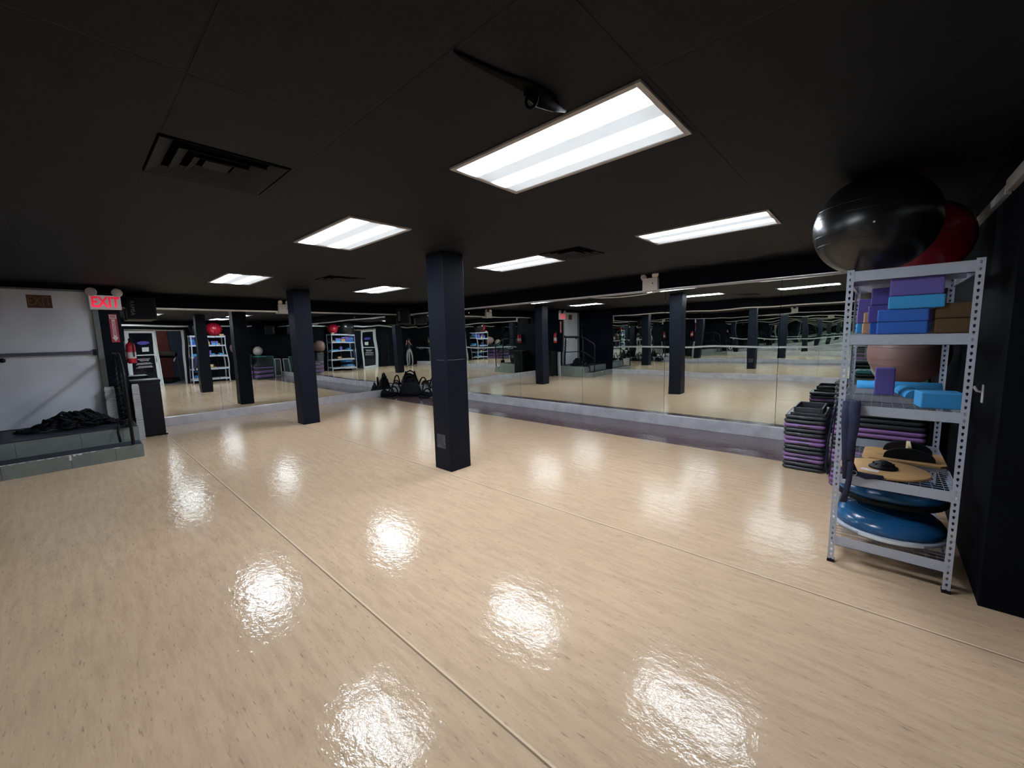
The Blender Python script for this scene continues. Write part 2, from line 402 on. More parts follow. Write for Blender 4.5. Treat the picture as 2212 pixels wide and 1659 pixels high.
# shelf-side wall with doorway (y 2.60-3.49) and the glass door opening (y 1.65-2.57)
struct('wall_right', [(XR, 3.49, 0, 0.93, YB+0.008, H+0.36), (XR, 1.60, 2.32, 0.93, 3.49, H+0.36), (XR, YF-0.008, 0, 0.93, 1.60, H+0.36)], M['wall'])
b = MB(); b.prism([(YB-0.010, MIR1), (YB-0.042, STR1-0.008), (YB-0.042, STR1), (YB+0.01, STR1), (YB+0.01, MIR1)], XL, XR, axis='x'); b.build('trim_1', M['alu'], kind='structure')
b = MB(); b.prism([(XL+0.010, MIR1), (XL+0.042, STR1-0.008), (XL+0.042, STR1), (XL-0.01, STR1), (XL-0.01, MIR1)], 0.69, YB-0.042, axis='y'); b.build('trim_2', M['alu'], kind='structure')
b = MB(); b.prism([(YF+0.010, MIR1), (YF+0.034, STR1-0.008), (YF+0.034, STR1), (YF-0.01, STR1), (YF-0.01, MIR1)], -8.20, XR, axis='x'); b.build('trim_3', M['alu'], kind='structure')
struct('trim_4', [(XR-0.028, 3.86, 2.43, XR+0.005, 6.02, 2.485), (XR-0.034, YF+0.03, 2.43, XR+0.005, 3.80, 2.50)], M['alu'], 0.003)
def kick(name, boxes): struct(name, boxes, M['steel_base'], 0.004)
kick('baseboard_back', [(XL+0.03, YB-0.03, 0, XR-0.002, YB+0.01, MIR0)])
kick('baseboard_left', [(XL-0.01, 0.69, 0, XL+0.03, YB+0.01, MIR0)])
kick('baseboard_front', [(-8.18, YF-0.01, 0, XR-0.002, YF+0.03, MIR0)])

# mirrors: one thing per sheet of glass
ORD = ['first', 'second', 'third', 'fourth', 'fifth', 'sixth', 'seventh', 'eighth', 'ninth', 'tenth', 'eleventh', 'twelfth', 'thirteenth', 'fourteenth',
       'fifteenth', 'sixteenth', 'seventeenth', 'eighteenth', 'nineteenth', 'twentieth', 'twenty-first', 'twenty-second']
def mirror(c, wdt, axis, rz, label, group):
    b = MB(); hh = (MIR1-MIR0)/2
    if axis == 'x': b.box(-wdt/2+0.0015, -0.003, -hh, wdt/2-0.0015, 0.003, hh)
    else: b.box(-0.003, -wdt/2+0.0015, -hh, 0.003, wdt/2-0.0015, hh)
    o = b.build('wall_mirror', M['mirror'], loc=(c[0], c[1], MIR0+hh), rot=(0, 0, rz), bevel=0.0015, seg=1)
    tag(o, label, 'mirror', group)
bx = [-10.825, -9.66, -7.95, -6.234, -4.523, -2.81, -1.104, 0.528]
for i in range(7):
    mirror(((bx[i]+bx[i+1])/2, YB), bx[i+1]-bx[i], 'x', random.uniform(-0.0018, 0.0018),
           'tall mirror sheet on the far wall, %s from the room corner' % ORD[i], 'mirror sheets on the far wall')
by = [0.70, 2.23, 3.85, 5.47, 7.136]
for i in range(4):
    mirror((XL, (by[i]+by[i+1])/2), by[i+1]-by[i], 'y', random.uniform(-0.0012, 0.0012),
           'tall mirror sheet beside the black bin wall, %s from the far corner' % ORD[3-i], 'mirror sheets on the side wall')
bz = [-8.20, -6.49, -4.78, -3.07, -1.36, 0.525]
for i in range(5):
    mirror(((bz[i]+bz[i+1])/2, YF), bz[i+1]-bz[i], 'x', random.uniform(-0.0018, 0.0018),
           'mirror sheet behind the ballet barre, %s from the exit platform' % ORD[i], 'mirror sheets behind the barre')

# columns
def column(x, y, w_, label):
    b = MB(); b.box(x, y, 0, x+w_, y+w_, H-0.001); o = b.build('column', M['column'], kind='structure', bevel=0.006)
    tag(o, label, 'column', 'square columns'); return o
c1 = column(-4.177, 3.071, 0.322, 'dark square column nearer the camera with a pale scuff near its foot')
c2 = column(-8.808, 3.062, 0.322, 'dark square column standing close to the side mirrors')
b = MB(); b.box(-4.05, 3.0695, 1.395, -3.90, 3.0705, 1.399); b.box(-3.8545, 3.08, 1.395, -3.8535, 3.36, 1.399)
b.build('joint_line', M['letter_dim'], c1)
def scuff_mat():
    m, nt, bs = nodes('pale_scuff')
    tc = nt.nodes.new('ShaderNodeTexCoord').outputs['Object']
    k = ramp(nt, stretch_noise(nt, tc, (1, 1, 1), 14, 5, 0.7), 0.50, 0.66, 0, 1)
    nt.links.new(mixc(nt, k, (0.036, 0.042, 0.058), (0.10, 0.11, 0.13)), bs.inputs['Base Color']); bs.inputs['Roughness'].default_value = 0.6
    return m
b = MB(); b.box(-4.12, 3.0698, 0.28, -3.95, 3.0706, 0.46); b.build('scuff_mark', scuff_mat(), c1)

# ------------------------------------------------------------------ ceiling lights
NAMES = ['long ceiling light nearest the camera, beside the black strap', 'ceiling light between the near column and the big air vent',
         'ceiling light nearest the exit sign', 'ceiling light nearest the large black ball',
         'ceiling light directly beyond the near column, beside an air vent', 'farthest ceiling light, between the two columns']
for (x, y), nm in zip(LIGHTS, NAMES):
    t = thing('ceiling_light', (x+LW/2, y+LD/2, H), 'lit white recessed troffer, ' + nm, 'light', 'recessed ceiling lights')
    a, c = LW/2, LD/2; f = 0.028
    b = MB()
    for q in ((-a, -c, -a+f, c), (a-f, -c, a, c), (-a+f, -c, a-f, -c+f), (-a+f, c-f, a-f, c)): b.box(q[0], q[1], -0.012, q[2], q[3], 0.004)
    b.build('frame', M['fixture'], t, bevel=0.002)
    b = MB(); b.box(-a+0.004, -c+0.004, 0.0, a-0.004, c-0.004, 0.09); b.build('housing', M['fixture'], t)
    b = MB(); b.box(-a+f, -c+f, -0.006, a-f, c-f, -0.002); b.build('lens', M['lens'], t)

# ------------------------------------------------------------------ air diffusers
VN = ['large louvred black air vent in the ceiling above the exit side, nearest the camera', 'black louvred air vent in the ceiling above the far column', 'black air vent in the ceiling beside the light beyond the near column']
for (x, y, a, d), nm in zip(VENTS, VN):
    t = thing('air_vent', (x+a/2, y+d/2, H), nm, 'vent', 'ceiling air vents')
    b = MB(); b.box(-a/2, -d/2, 0.10, a/2, d/2, 0.12)
    for q in ((-a/2, -d/2, -a/2+0.01, d/2), (a/2-0.01, -d/2, a/2, d/2), (-a/2+0.01, -d/2, a/2-0.01, -d/2+0.01), (-a/2+0.01, d/2-0.01, a/2-0.01, d/2)):
        b.box(q[0], q[1], -0.004, q[2], q[3], 0.10)
    b.build('housing', M['duct'], t)
    for k, (s0, s1, z0, z1) in enumerate(((0.292, 0.225, 0.032, -0.004), (0.205, 0.150, 0.032, -0.004), (0.130, 0.085, 0.030, -0.004))):
        b = MB(); o0 = len(b.v)
        for s_, z_ in ((s0, z1+0.0), (s1, z0)):
            b.v += [(-s_, -s_, z_), (s_, -s_, z_), (s_, s_, z_), (-s_, s_, z_)]
        for i in range(4):
            j = (i+1) % 4; b.face((i, j, 4+j, 4+i))
        o = b.build('louvre', M['vent'], t); md = o.modifiers.new('thick', 'SOLIDIFY'); md.thickness = 0.004
    b = MB(); b.box(-0.062, -0.062, 0.012, 0.062, 0.062, 0.018); b.build('centre_plate', M['vent'], t)

# black strap and bracket by the near light
t = thing('ceiling_strap', (-1.12, 1.35, H), 'black strap and ringed bracket hanging under the ceiling beside the nearest light', 'bracket')
b = MB()
P = [(-0.065, -0.32), (-0.02, -0.10), (0.012, -0.01), (0.025, 0.03), (0.03, 0.10), (0.02, 0.20), (-0.03, 0.30), (-0.035, 0.20), (-0.035, 0.10), (-0.045, 0.02), (-0.05, -0.05), (-0.075, -0.28)]
b.prism(P, -0.012, -0.001); b.build('strap_sheet', M['soot'], t, bevel=0.006)
b = MB(); b.tube([(0.03*math.cos(a_), 0.045, -0.055+0.03*math.sin(a_)) for a_ in [2*PI*k/16 for k in range(16)]], 0.007, 6, closed=True)
b.build('ring', M['soot'], t)
b = MB(); b.tube([(-0.02, 0.03, -0.02), (0.0, 0.09, -0.045), (0.02, 0.17, -0.045), (0.01, 0.27, -0.02)], [0.016, 0.022, 0.018, 0.006], 8); b.build('clamp', M['soot'], t)

# ------------------------------------------------------------------ exit corner: platform, door, signs
t = thing('entry_platform', (-9.0, -0.2, 0), 'two-step platform with chipped grey-green tile risers below the exit door', 'platform')
def lb(b, x0, y0, z0, x1, y1, z1): b.box(x0+9.0, y0+0.2, z0, x1+9.0, y1+0.2, z1); return b
b = MB(); lb(b, -8.54, YF+0.0, 0, -8.18, 0.64, 0.196); lb(b, XE+0.001, YF+0.0, 0, -8.54, 0.64, 0.415); b.build('riser_tiles', M['tile_riser'], t, bevel=0.004)
b = MB(); lb(b, -8.53, YF+0.01, 0.196, -8.20, 0.625, 0.202); lb(b, XE+0.001, YF+0.01, 0.415, -8.55, 0.625, 0.43); b.build('tread', M['tread'], t, bevel=0.002)
for yy in (-0.72, -0.11, 0.33):
    b = MB(); lb(b, -8.1805, yy, 0.004, -8.1785, yy+0.004, 0.192); b.build('grout_joint', M['tread'], t)
    b = MB(); lb(b, -8.5405, yy+0.12, 0.2, -8.5385, yy+0.124, 0.41); b.build('grout_joint', M['tread'], t)
b = MB()
random.seed(3); yy = -1.0
while yy < 0.6:
    L = random.uniform(0.03, 0.10)
    if random.random() < (0.9 if yy < 0.2 else 0.35):
        hh = random.uniform(0.004, 0.012) + (0.018 if -0.16 < yy < 0.0 else 0)
        b = MB(); b.prism([(yy+0.2, 0.197), (yy+L+0.2, 0.197), (yy+L*0.8+0.2, 0.197-hh*0.7), (yy+L*0.3+0.2, 0.197-hh)], 0.8185, 0.8225, axis='x'); b.build('chipped_edge', M['chip'], t)
    yy += L
b = MB(); lb(b, -8.1815, -0.125, 0.12, -8.1775, -0.105, 0.19)
b.build('chipped_edge', M['chip'], t)

d1 = MB(); d1.box(XE-0.10, -0.80, 0.435, XE-0.055, 0.36, 2.575); d1 = d1.build('door_1', M['door'], kind='structure', bevel=0.003)
tag(d1, 'grey steel exit door with a horizontal push bar', 'door')
b = MB(); b.box(XE-0.058, -0.78, 1.555, XE+0.005, 0.335, 1.605); b.build('push_bar', M['bar'], d1, bevel=0.006)
b = MB(); b.box(XE-0.058, 0.30, 1.53, XE+0.015, 0.345, 1.63); b.build('bar_bracket', M['blackplastic'], d1, bevel=0.005)
b = MB(); b.lathe([(0.001, 0.0), (0.030, 0.0), (0.034, 0.03), (0.025, 0.055), (0.001, 0.06)], 20, (XE-0.056, -0.66, 1.50), axis='x'); b.build('door_knob', M['blackplastic'], d1)
b = MB(); b.box(XE-0.056, -0.33, 2.30, XE-0.052, -0.07, 2.50); st = b.build('stencil_sign', M['sten_bg'], d1)
st['label'] = 'faded brown EXIT plate'
text('lettering', 'EXIT', 0.20, M['sten_tx'], d1, (XE-0.0515, -0.20, 2.40), (PI/2, 0, PI/2), 0.0006, sx=0.62, bold=0.002)
b = MB(); b.box(XE-0.055, -0.87, 0.43, XE+0.012, -0.80, 2.60); b.box(XE-0.055, 0.36, 0.43, XE+0.012, 0.43, 2.60); b.box(XE-0.055, -0.80, 2.575, XE+0.012, 0.36, 2.60)
b.build('door_frame', M['doorframe'], d1, bevel=0.004)

# EXIT sign with two lamp heads
t = thing('exit_sign', (XE+0.005, 0.53, 2.29), 'lit white EXIT sign with red letters and two lamp heads', 'sign')
b = MB(); b.box(0.0, -0.19, 0.0, 0.06, 0.19, 0.235); b.build('sign_body', M['lit_sign'], t, bevel=0.006)
text('lettering', 'EXIT', 0.24, M['exit_glow'], t, (0.0615, 0.0, 0.116), (PI/2, 0, PI/2), 0.001, sx=0.70, bold=0.0065)
for s_ in (-1, 1):
    b = MB(); b.lathe([(0.001, -0.04), (0.042, -0.035), (0.066, 0.012), (0.072, 0.02), (0.064, 0.024)], 24, (0.045, s_*0.155, 0.285), axis='x')
    hd = b.build('lamp_head', M['offwhite'], t)
    b = MB(); b.lathe([(0.001, 0.022), (0.04, 0.021), (0.065, 0.020)], 24, (0.045, s_*0.155, 0.285), axis='x'); b.build('lamp_lens', M['lampglass'], hd)
    b = MB(); b.tube([(0.03, s_*0.155, 0.22), (0.03, s_*0.155, 0.25)], 0.012, 8); b.build('swivel', M['offwhite'], hd)

# fire extinguisher arrow sign
t = thing('fire_extinguisher_sign', (XE+0.002, 0.595, 1.74), 'narrow red and white FIRE EXTINGUISHER arrow sign below the exit sign', 'sign')
b = MB(); b.box(0.0, -0.05, 0.0, 0.004, 0.05, 0.48); b.build('sign_plate', M['sign_red'], t)
b = MB(); b.prism([(-0.022, 0.39), (0.022, 0.39), (0.022, 0.085), (0.04, 0.085), (0.0, 0.015), (-0.04, 0.085), (-0.022, 0.085)], 0.004, 0.0055, axis='x')
b.box(0.004, -0.044, 0.40, 0.0055, 0.044, 0.465); b.build('arrow', M['sign_white'], t)
text('lettering', 'FIRE', 0.052, M['sign_red'], t, (0.0062, 0, 0.433), (PI/2, 0, PI/2), 0.0004, sx=0.72, bold=0.002)
text('lettering', 'EXTINGUISHER', 0.040, M['sign_red'], t, (0.0062, 0, 0.235), (PI/2, PI/2, PI/2), 0.0004, sx=0.9, bold=0.001)

# extinguisher hanging on the wall end
t = thing('fire_extinguisher', (-9.88, 0.775, 1.36), 'red fire extinguisher with a white label hanging at the wall end above the black bin', 'extinguisher')
b = MB(); b.lathe([(0.001, 0.0), (0.05, 0.0), (0.062, 0.02), (0.065, 0.06), (0.065, 0.30), (0.055, 0.345), (0.028, 0.37), (0.022, 0.385), (0.001, 0.385)], 28); b.build('cylinder_body', M['red_paint'], t)
b = MB(); b.lathe([(0.066, 0.09), (0.066, 0.20)], 28); b.build('paper_label', M['sign_white'], t)
b = MB(); b.box(-0.018, -0.018, 0.38, 0.018, 0.018, 0.42); b.box(-0.012, -0.02, 0.42, 0.085, 0.02, 0.435, rot=(0, -0.25, 0)); b.box(-0.012, -0.02, 0.40, 0.08, 0.02, 0.412); b.build('valve_handle', M['blackplastic'], t, bevel=0.003)
b = MB(); b.tube([(0.018, 0, 0.40), (0.07, 0.02, 0.40), (0.095, 0.03, 0.34), (0.088, 0.03, 0.2), (0.075, 0.03, 0.12)], 0.009, 8); b.build('hose', M['rubber'], t)
b = MB(); b.box(-0.02, -0.085, 0.25, 0.02, -0.06, 0.40); b.build('wall_hook', M['bar'], t)

# black bin / cabinet
t = thing('storage_bin', (-10.03, 0.905, 0), 'waist-high black bin cabinet with a lid beside the exit platform', 'cabinet')
b = MB(); b.box(-0.22, -0.20, 0.03, 0.22, 0.20, 1.0); b.build('body', M['blackplastic'], t, bevel=0.012)
b = MB(); b.box(-0.235, -0.21, 1.0, 0.235, 0.21, 1.05); b.build('lid', M['blackplastic'], t, bevel=0.012)
b = MB(); b.box(-0.02, 0.20, 0.33, 0.03, 0.222, 0.40); b.build('latch', M['blackplastic'], t, bevel=0.004)
for sx_ in (-0.17, 0.17):
    b = MB(); b.box(sx_-0.03, 0.12, 0, sx_+0.03, 0.225, 0.03); b.build('foot', M['blackplastic'], t, bevel=0.004)
    b = MB(); b.box(sx_-0.03, -0.19, 0, sx_+0.03, -0.10, 0.03); b.build('foot', M['blackplastic'], t, bevel=0.004)

# railing with foam-wrapped post
t = thing('stair_railing', (-8.9, 0.53, 0.43), 'black pipe railing with wrapped posts along the platform edge', 'railing')
def R_(x, z, y=0.0): return (x+8.9, y, z-0.43)
b = MB(); b.tube([R_(-9.58, 1.55), R_(-8.66, 1.55), R_(-8.60, 1.53), R_(-8.20, 1.29), R_(-8.17, 1.24), R_(-8.17, 0.21)], 0.021, 10); b.build('handrail', M['blackplastic'], t)
b = MB(); b.tube([R_(-9.55, 0.97), R_(-8.64, 0.97), R_(-8.19, 0.72)], 0.017, 8); b.build('mid_rail', M['blackplastic'], t)
for x in (-9.55, -8.64):
    b = MB(); b.tube([R_(x, 0.435), R_(x, 1.55)], 0.021, 10); b.build('post', M['blackplastic'], t)
random.seed(5)
for x, z0, z1, rr in ((-9.55, 0.46, 1.48, 0.045), (-8.64, 0.46, 1.50, 0.034)):
    b = MB(); pts = []; n_ = 90
    for k in range(n_): pts.append(R_(x+rr*0.75*math.cos(k*0.9)+random.uniform(-0.004, 0.004), z0+(z1-z0)*k/n_, rr*0.75*math.sin(k*0.9)))
    b.tube(pts, 0.013, 6)
    b.build('cord_wrap', M['rubber'], t)

# pale ribbed panels by the railing
for (y0, y1, z0, z1, lab) in ((0.36, 0.49, 0.432, 0.99, 'pale ribbed panel standing on the platform beside the exit door'), (0.70, 0.80, 0.0, 1.0, 'pale ribbed panel standing on the floor between wall and black bin')):
    b = MB()
    n_ = int((z1-z0)/0.028); x0, x1 = ((XE+0.03, XE+0.12) if z0 > 0.1 else (XE-0.04+0.045, XE+0.10))
    b.box(x0+0.008, y0+0.008, z0, x1-0.008, y1-0.008, z1)
    for k in range(n_): b.box(x0, y0, z0+k*0.028+0.004, x1, y1, z0+k*0.028+0.022)
    o = b.build('ribbed_panel', M['ribbed'], bevel=0.004); tag(o, lab, 'panel', 'ribbed panels')

# rope heap on the platform
def rope_heap(name, cx, cy_, z, lx, ly, hz, r, n, seed, label):
    random.seed(seed); b = MB()
    for k in range(n):
        a0 = random.uniform(-0.35, 0.35); u = random.uniform(-0.5, 0.5); pts = []
        L = random.uniform(0.35, 0.6); zc = random.uniform(0, 1)
        for i in range(14):
            s = (i/13-0.5)*2
            env = max(0.12, 1-abs(u+s*L*0.5)**2*2.8)
            x = lx*(random.uniform(-0.02, 0.02) + (zc*0.9-0.45)*env*0.8 + 0.13*math.sin(k*1.7+i*0.6))
            y = ly*(u*0.6 + s*L*0.5)
            zz = r + hz*env*(0.15+0.8*(1-abs(zc*2-1)))*(0.55+0.45*math.sin(k*2.1+i*0.5)**2)*0.9
            pts.append((x, y, zz))
        b.tube(pts, r, 7)
    o = b.build(name, M['rubber'], loc=(cx, cy_, z)); tag(o, label, 'rope'); return o
rope_heap('battle_rope', -9.18, -0.02, 0.43, 0.62, 1.05, 0.30, 0.019, 60, 11, 'heap of black exercise rope lying on the exit platform')
b = MB(); pts = [(-8.60+0.09*math.cos(k*0.5), 0.50+0.08*math.sin(k*0.5), 0.452+0.0022*k) for k in range(48)] + [(-8.50, 0.42, 0.47), (-8.44, 0.40, 0.38), (-8.43, 0.41, 0.225)]
b.tube(pts, 0.016, 7); tag(b.build('battle_rope', M['rubber']), 'black rope coiled round the foot of the railing post', 'rope')

# ------------------------------------------------------------------ speakers, emergency lamps
def speaker(loc, rz, label, txt=True, w_=0.42, d_=0.34, h_=0.42):
    t = thing('wall_speaker', loc, label, 'speaker', 'black loudspeakers under the ceiling', rz)
    b = MB(); b.box(-d_/2, -w_/2, -h_/2, d_/2, w_/2, h_/2); b.build('cabinet', M['blackplastic'], t, bevel=0.01)
    b = MB(); b.box(d_/2, -w_/2+0.02, -h_/2+0.02, d_/2+0.012, w_/2-0.02, h_/2-0.02); b.build('grille', M['rubber'], t, bevel=0.005)
    b = MB(); b.box(-d_/2-0.06, -0.04, -0.04, -d_/2, 0.04, 0.04); b.box(-d_/2-0.07, -0.08, -0.10, -d_/2-0.06, 0.08, 0.10); b.build('bracket', M['blackplastic'], t)
    if txt: text('lettering', 'RAMSA', 0.085, M['letter_dim'], t, (d_/2+0.0135, -w_/2+0.075, 0.0), (PI/2, PI/2, PI/2), 0.0006, sx=1.0)
    return t
speaker((-10.585, 1.05, 2.375), 0.0, 'black loudspeaker reading RAMSA mounted beside the exit sign')
speaker((-10.50, 6.83, 2.33), -0.75, 'black loudspeaker hung high in the far mirrored corner', w_=0.36, d_=0.30, h_=0.44)
speaker((0.27, 6.72, 2.24), PI+0.35, 'black loudspeaker high on the shelf-side wall near the far mirrors', w_=0.42, d_=0.28, h_=0.40)

def em_lamp(loc, rz, label, heads):
    # built facing +X of its own frame
    t = thing('emergency_lamp', loc, label, 'emergency light', 'white emergency lamp boxes', rz)
    b = MB(); b.box(0.0, -0.135, 0.0, 0.085, 0.135, 0.215); b.build('battery_box', M['offwhite'], t, bevel=0.006)
    b = MB(); b.box(0.085, 0.045, 0.105, 0.088, 0.06, 0.13); b.build('test_button', M['blackplastic'], t)
    for (y, z, a) in heads:
        ca, sa = math.cos(a), math.sin(a)
        def rt(q): return (0.05 + q[0]*ca, y + q[0]*sa, z + q[1])
        b = MB(); b.lathe([(0.001, -0.04), (0.034, -0.035), (0.052, 0.005), (0.058, 0.018), (0.050, 0.022)], 22, axis='x')
        hd = b.build('lamp_head', M['offwhite'], t, loc=(0.05, y, z), rot=(0, 0.25, a))
        b = MB(); b.lathe([(0.001, 0.020), (0.03, 0.019), (0.051, 0.018)], 22, axis='x'); b.build('lamp_lens', M['lampglass'], hd)
        b = MB(); b.tube([(0.0, 0, -0.06), (0, 0, -0.02)], 0.01, 8); b.build('swivel', M['offwhite'], hd)
em_lamp((-3.05, YB-0.044, 2.405), -PI/2, 'white emergency lamp box with two round heads on the far mirror strip', [(0.085, 0.262, 0.35), (-0.12, 0.24, -0.25)])
em_lamp((XL+0.044, 3.66, 2.36), 0.0, 'white emergency lamp box half hidden behind the farther column', [(0.09, 0.262, -0.3), (-0.09, 0.262, 0.3)])
b = MB(); b.tube([(-4.50, YB-0.028, 2.41), (-4.1, YB-0.03, 2.365), (-3.66, YB-0.03, 2.345), (-3.25, YB-0.03, 2.355), (-2.95, YB-0.03, 2.385), (-2.82, YB-0.03, 2.40)], 0.006, 6)
tag(b.build('white_curve', M['offwhite']), 'thin white curved tube below the emergency lamp on the far mirrors', 'cable')  # thin white tube curving along the top of the far mirrors

# ballet barre on the wall behind the camera
t = thing('ballet_barre', (-4.0, YF, 0), 'long pale ballet barre on the mirrored wall behind the camera', 'barre')
b = MB(); b.tube([(-3.9, 0.16, 1.12), (4.35, 0.16, 1.12)], 0.03, 10); b.build('rail', M['white_frame'], t)
for k in range(5):
    x = -3.7+k*1.95
    b = MB(); b.tube([(x, 0.16, 1.10), (x, 0.14, 1.04), (x, 0.004, 1.02)], 0.012, 8); b.build('bracket', M['alu'], t)

# ------------------------------------------------------------------ ropes and bag in the far corner
def arc(c, r, a0, a1, n=16, tilt=0.0, dirx=(1, 0)):
    return [(c[0]+dirx[0]*r*math.cos(a), c[1]+dirx[1]*r*math.cos(a)+tilt*math.sin(a), c[2]+r*math.sin(a)*c[3]) for a in [a0+(a1-a0)*k/(n-1) for k in range(n)]]
def loops(specs, label, seed):
    random.seed(seed); b = MB()
    for (x, y, r, hz, dx, dy) in specs:
        l = math.hypot(dx, dy); b.tube(arc((x, y, 0.02, hz), r, 0, PI, 18, random.uniform(-0.04, 0.04), (dx/l, dy/l)), 0.022, 8)
    xs_ = [q[0] for q in specs]; ys_ = [q[1] for q in specs]
    for k in range(9):
        cx_, cy2 = random.uniform(min(xs_), max(xs_)), random.uniform(min(ys_), max(ys_))
        b.tube([(cx_+0.17*math.cos(a), cy2+0.10*math.sin(a), 0.024+0.03*(k % 4)+0.01*math.sin(3*a)) for a in [2*PI*i/20 for i in range(20)]], 0.022, 7, closed=True)
    tag(b.build('battle_rope', M['rubber']), label, 'rope', 'ropes in the mirrored corner')
loops([(-10.62, 6.22, 0.17, 1.5, 0.3, 1), (-10.58, 6.36, 0.15, 1.7, 0.3, 1), (-10.58, 6.50, 0.14, 2.7, 0.4, 1), (-10.64, 6.15, 0.11, 1.6, 0.3, 1)],
      'looped black exercise rope on the side-wall side of the black bag', 2)
loops([(-9.50, 6.80, 0.14, 3.0, 1, 0.35), (-9.38, 6.76, 0.16, 1.5, 1, 0.3), (-9.46, 6.66, 0.13, 1.2, 1, 0.1)], 'looped black exercise rope between the black bag and the near column', 4)
t = thing('rope_bag', (-10.10, 6.66, 0), 'black tapered carry bag with arched handle standing in the mirrored corner', 'bag', rotz=0.72)
b = MB(); o0 = 0
prof = [(0.0, 0.34, 0.15), (0.10, 0.33, 0.15), (0.30, 0.27, 0.12), (0.42, 0.22, 0.10)]
for z, a_, c_ in prof:
    for k in range(16):
        th = 2*PI*k/16; e = 0.55
        b.v.append((a_*math.copysign(abs(math.cos(th))**e, math.cos(th)), c_*math.copysign(abs(math.sin(th))**e, math.sin(th)), z+0.004))
for i in range(3):
    for k in range(16):
        l = (k+1) % 16; b.face((i*16+k, i*16+l, (i+1)*16+l, (i+1)*16+k), True)
b.face(tuple(range(16))[::-1]); b.build('bag_body', M['rubber'], t)
b = MB(); b.tube([(-0.25, 0, 0.02), (-0.22, 0, 0.3), (-0.17, 0, 0.60)], [0.05, 0.04, 0.022], 8); b.build('side_strut', M['rubber'], t)
b = MB(); b.tube([(0.25, 0, 0.02), (0.21, 0, 0.3), (0.12, 0, 0.60)], [0.05, 0.04, 0.022], 8); b.build('side_strut', M['rubber'], t)
b = MB(); b.tube([(-0.02+0.135*math.cos(a), 0, 0.47+0.14*math.sin(a)) for a in [PI*k/14 for k in range(15)]], 0.022, 8); b.build('handle', M['rubber'], t)
b = MB()
for k in range(5): b.tube([(-0.05+0.13*math.cos(a)+0.03*k-0.04, 0.02*k-0.04, 0.40+0.06*math.sin(a)+0.015*k) for a in [2*PI*i/18 for i in range(18)]], 0.018, 7, closed=True)
b.build('coiled_cord', M['rubber'], t)

# ------------------------------------------------------------------ wire shelf
SX0, SX1, SY0, SY1, SH = -0.182, 0.42, 3.53, 4.80, 2.045
LEV = [2.03, 1.615, 1.145, 0.655, 0.20]
t = thing('storage_shelf', (SX0, SY0, 0), 'tall grey steel shelf unit with slotted posts and wire decks', 'shelf')
SWd, SDp = SX1-SX0, SY1-SY0
FW = 0.036
def keyhole(cu, cz):
    pts = []
    for k in range(12):
        a = 2*PI*k/12
        x = 0.0066*math.cos(a); z = 0.0075*math.sin(a)
        if math.sin(a) < -0.4: x *= 0.55; z = -0.0125 if abs(math.cos(a)) < 0.95 else z
        pts.append((cu+x, cz+z))
    return pts
def flange(b, u0, plane, axis, ztop):
    n = int(ztop/0.04); zz = 0.0
    for i in range(n+1):
        z0 = i*0.04; z1 = min((i+1)*0.04, ztop)
        if z1-z0 < 0.02: continue
        cu, cz = u0+FW*0.5, z0+0.02
        hole = keyhole(cu, cz); outer = []
        for (hx, hz) in hole:
            dx, dz = hx-cu, hz-cz
            sc = min((FW/2)/abs(dx) if abs(dx) > 1e-7 else 1e9, 0.02/abs(dz) if abs(dz) > 1e-7 else 1e9)
            outer.append([cu+dx*sc, cz+dz*sc])
        # snap nearest samples to the cell corners
        for (qx, qz) in ((u0, z0), (u0+FW, z0), (u0+FW, z0+0.04), (u0, z0+0.04)):
            j = min(range(12), key=lambda k: (outer[k][0]-qx)**2+(outer[k][1]-qz)**2); outer[j] = [qx, qz]
        o0 = len(b.v)
        for ring in (outer, hole):
            for (u, z) in ring:
                z = min(z, ztop)
                b.v.append((u, plane, z) if axis == 'y' else (plane, u, z))
        for k in range(12):
            l = (k+1) % 12; b.face((o0+k, o0+l, o0+12+l, o0+12+k))
for ix, px in enumerate((0.0, SWd)):
    for iy, py in enumerate((0.0, SDp)):
        b = MB()
        flange(b, px if ix == 0 else px-FW, py, 'y', SH)
        flange(b, py if iy == 0 else py-FW, px, 'x', SH)
        po = b.build('post', M['shelf'], t); md = po.modifiers.new('thick', 'SOLIDIFY'); md.thickness = 0.0018; md.offset = 0
        b = MB(); fx = px-0.004 if ix == 0 else px-FW-0.002; fy = py-0.004 if iy == 0 else py-FW-0.002
        b.box(fx, fy, 0, fx+FW+0.006, fy+FW+0.006, 0.022); b.build('rubber_foot', M['blackplastic'], po, bevel=0.002)
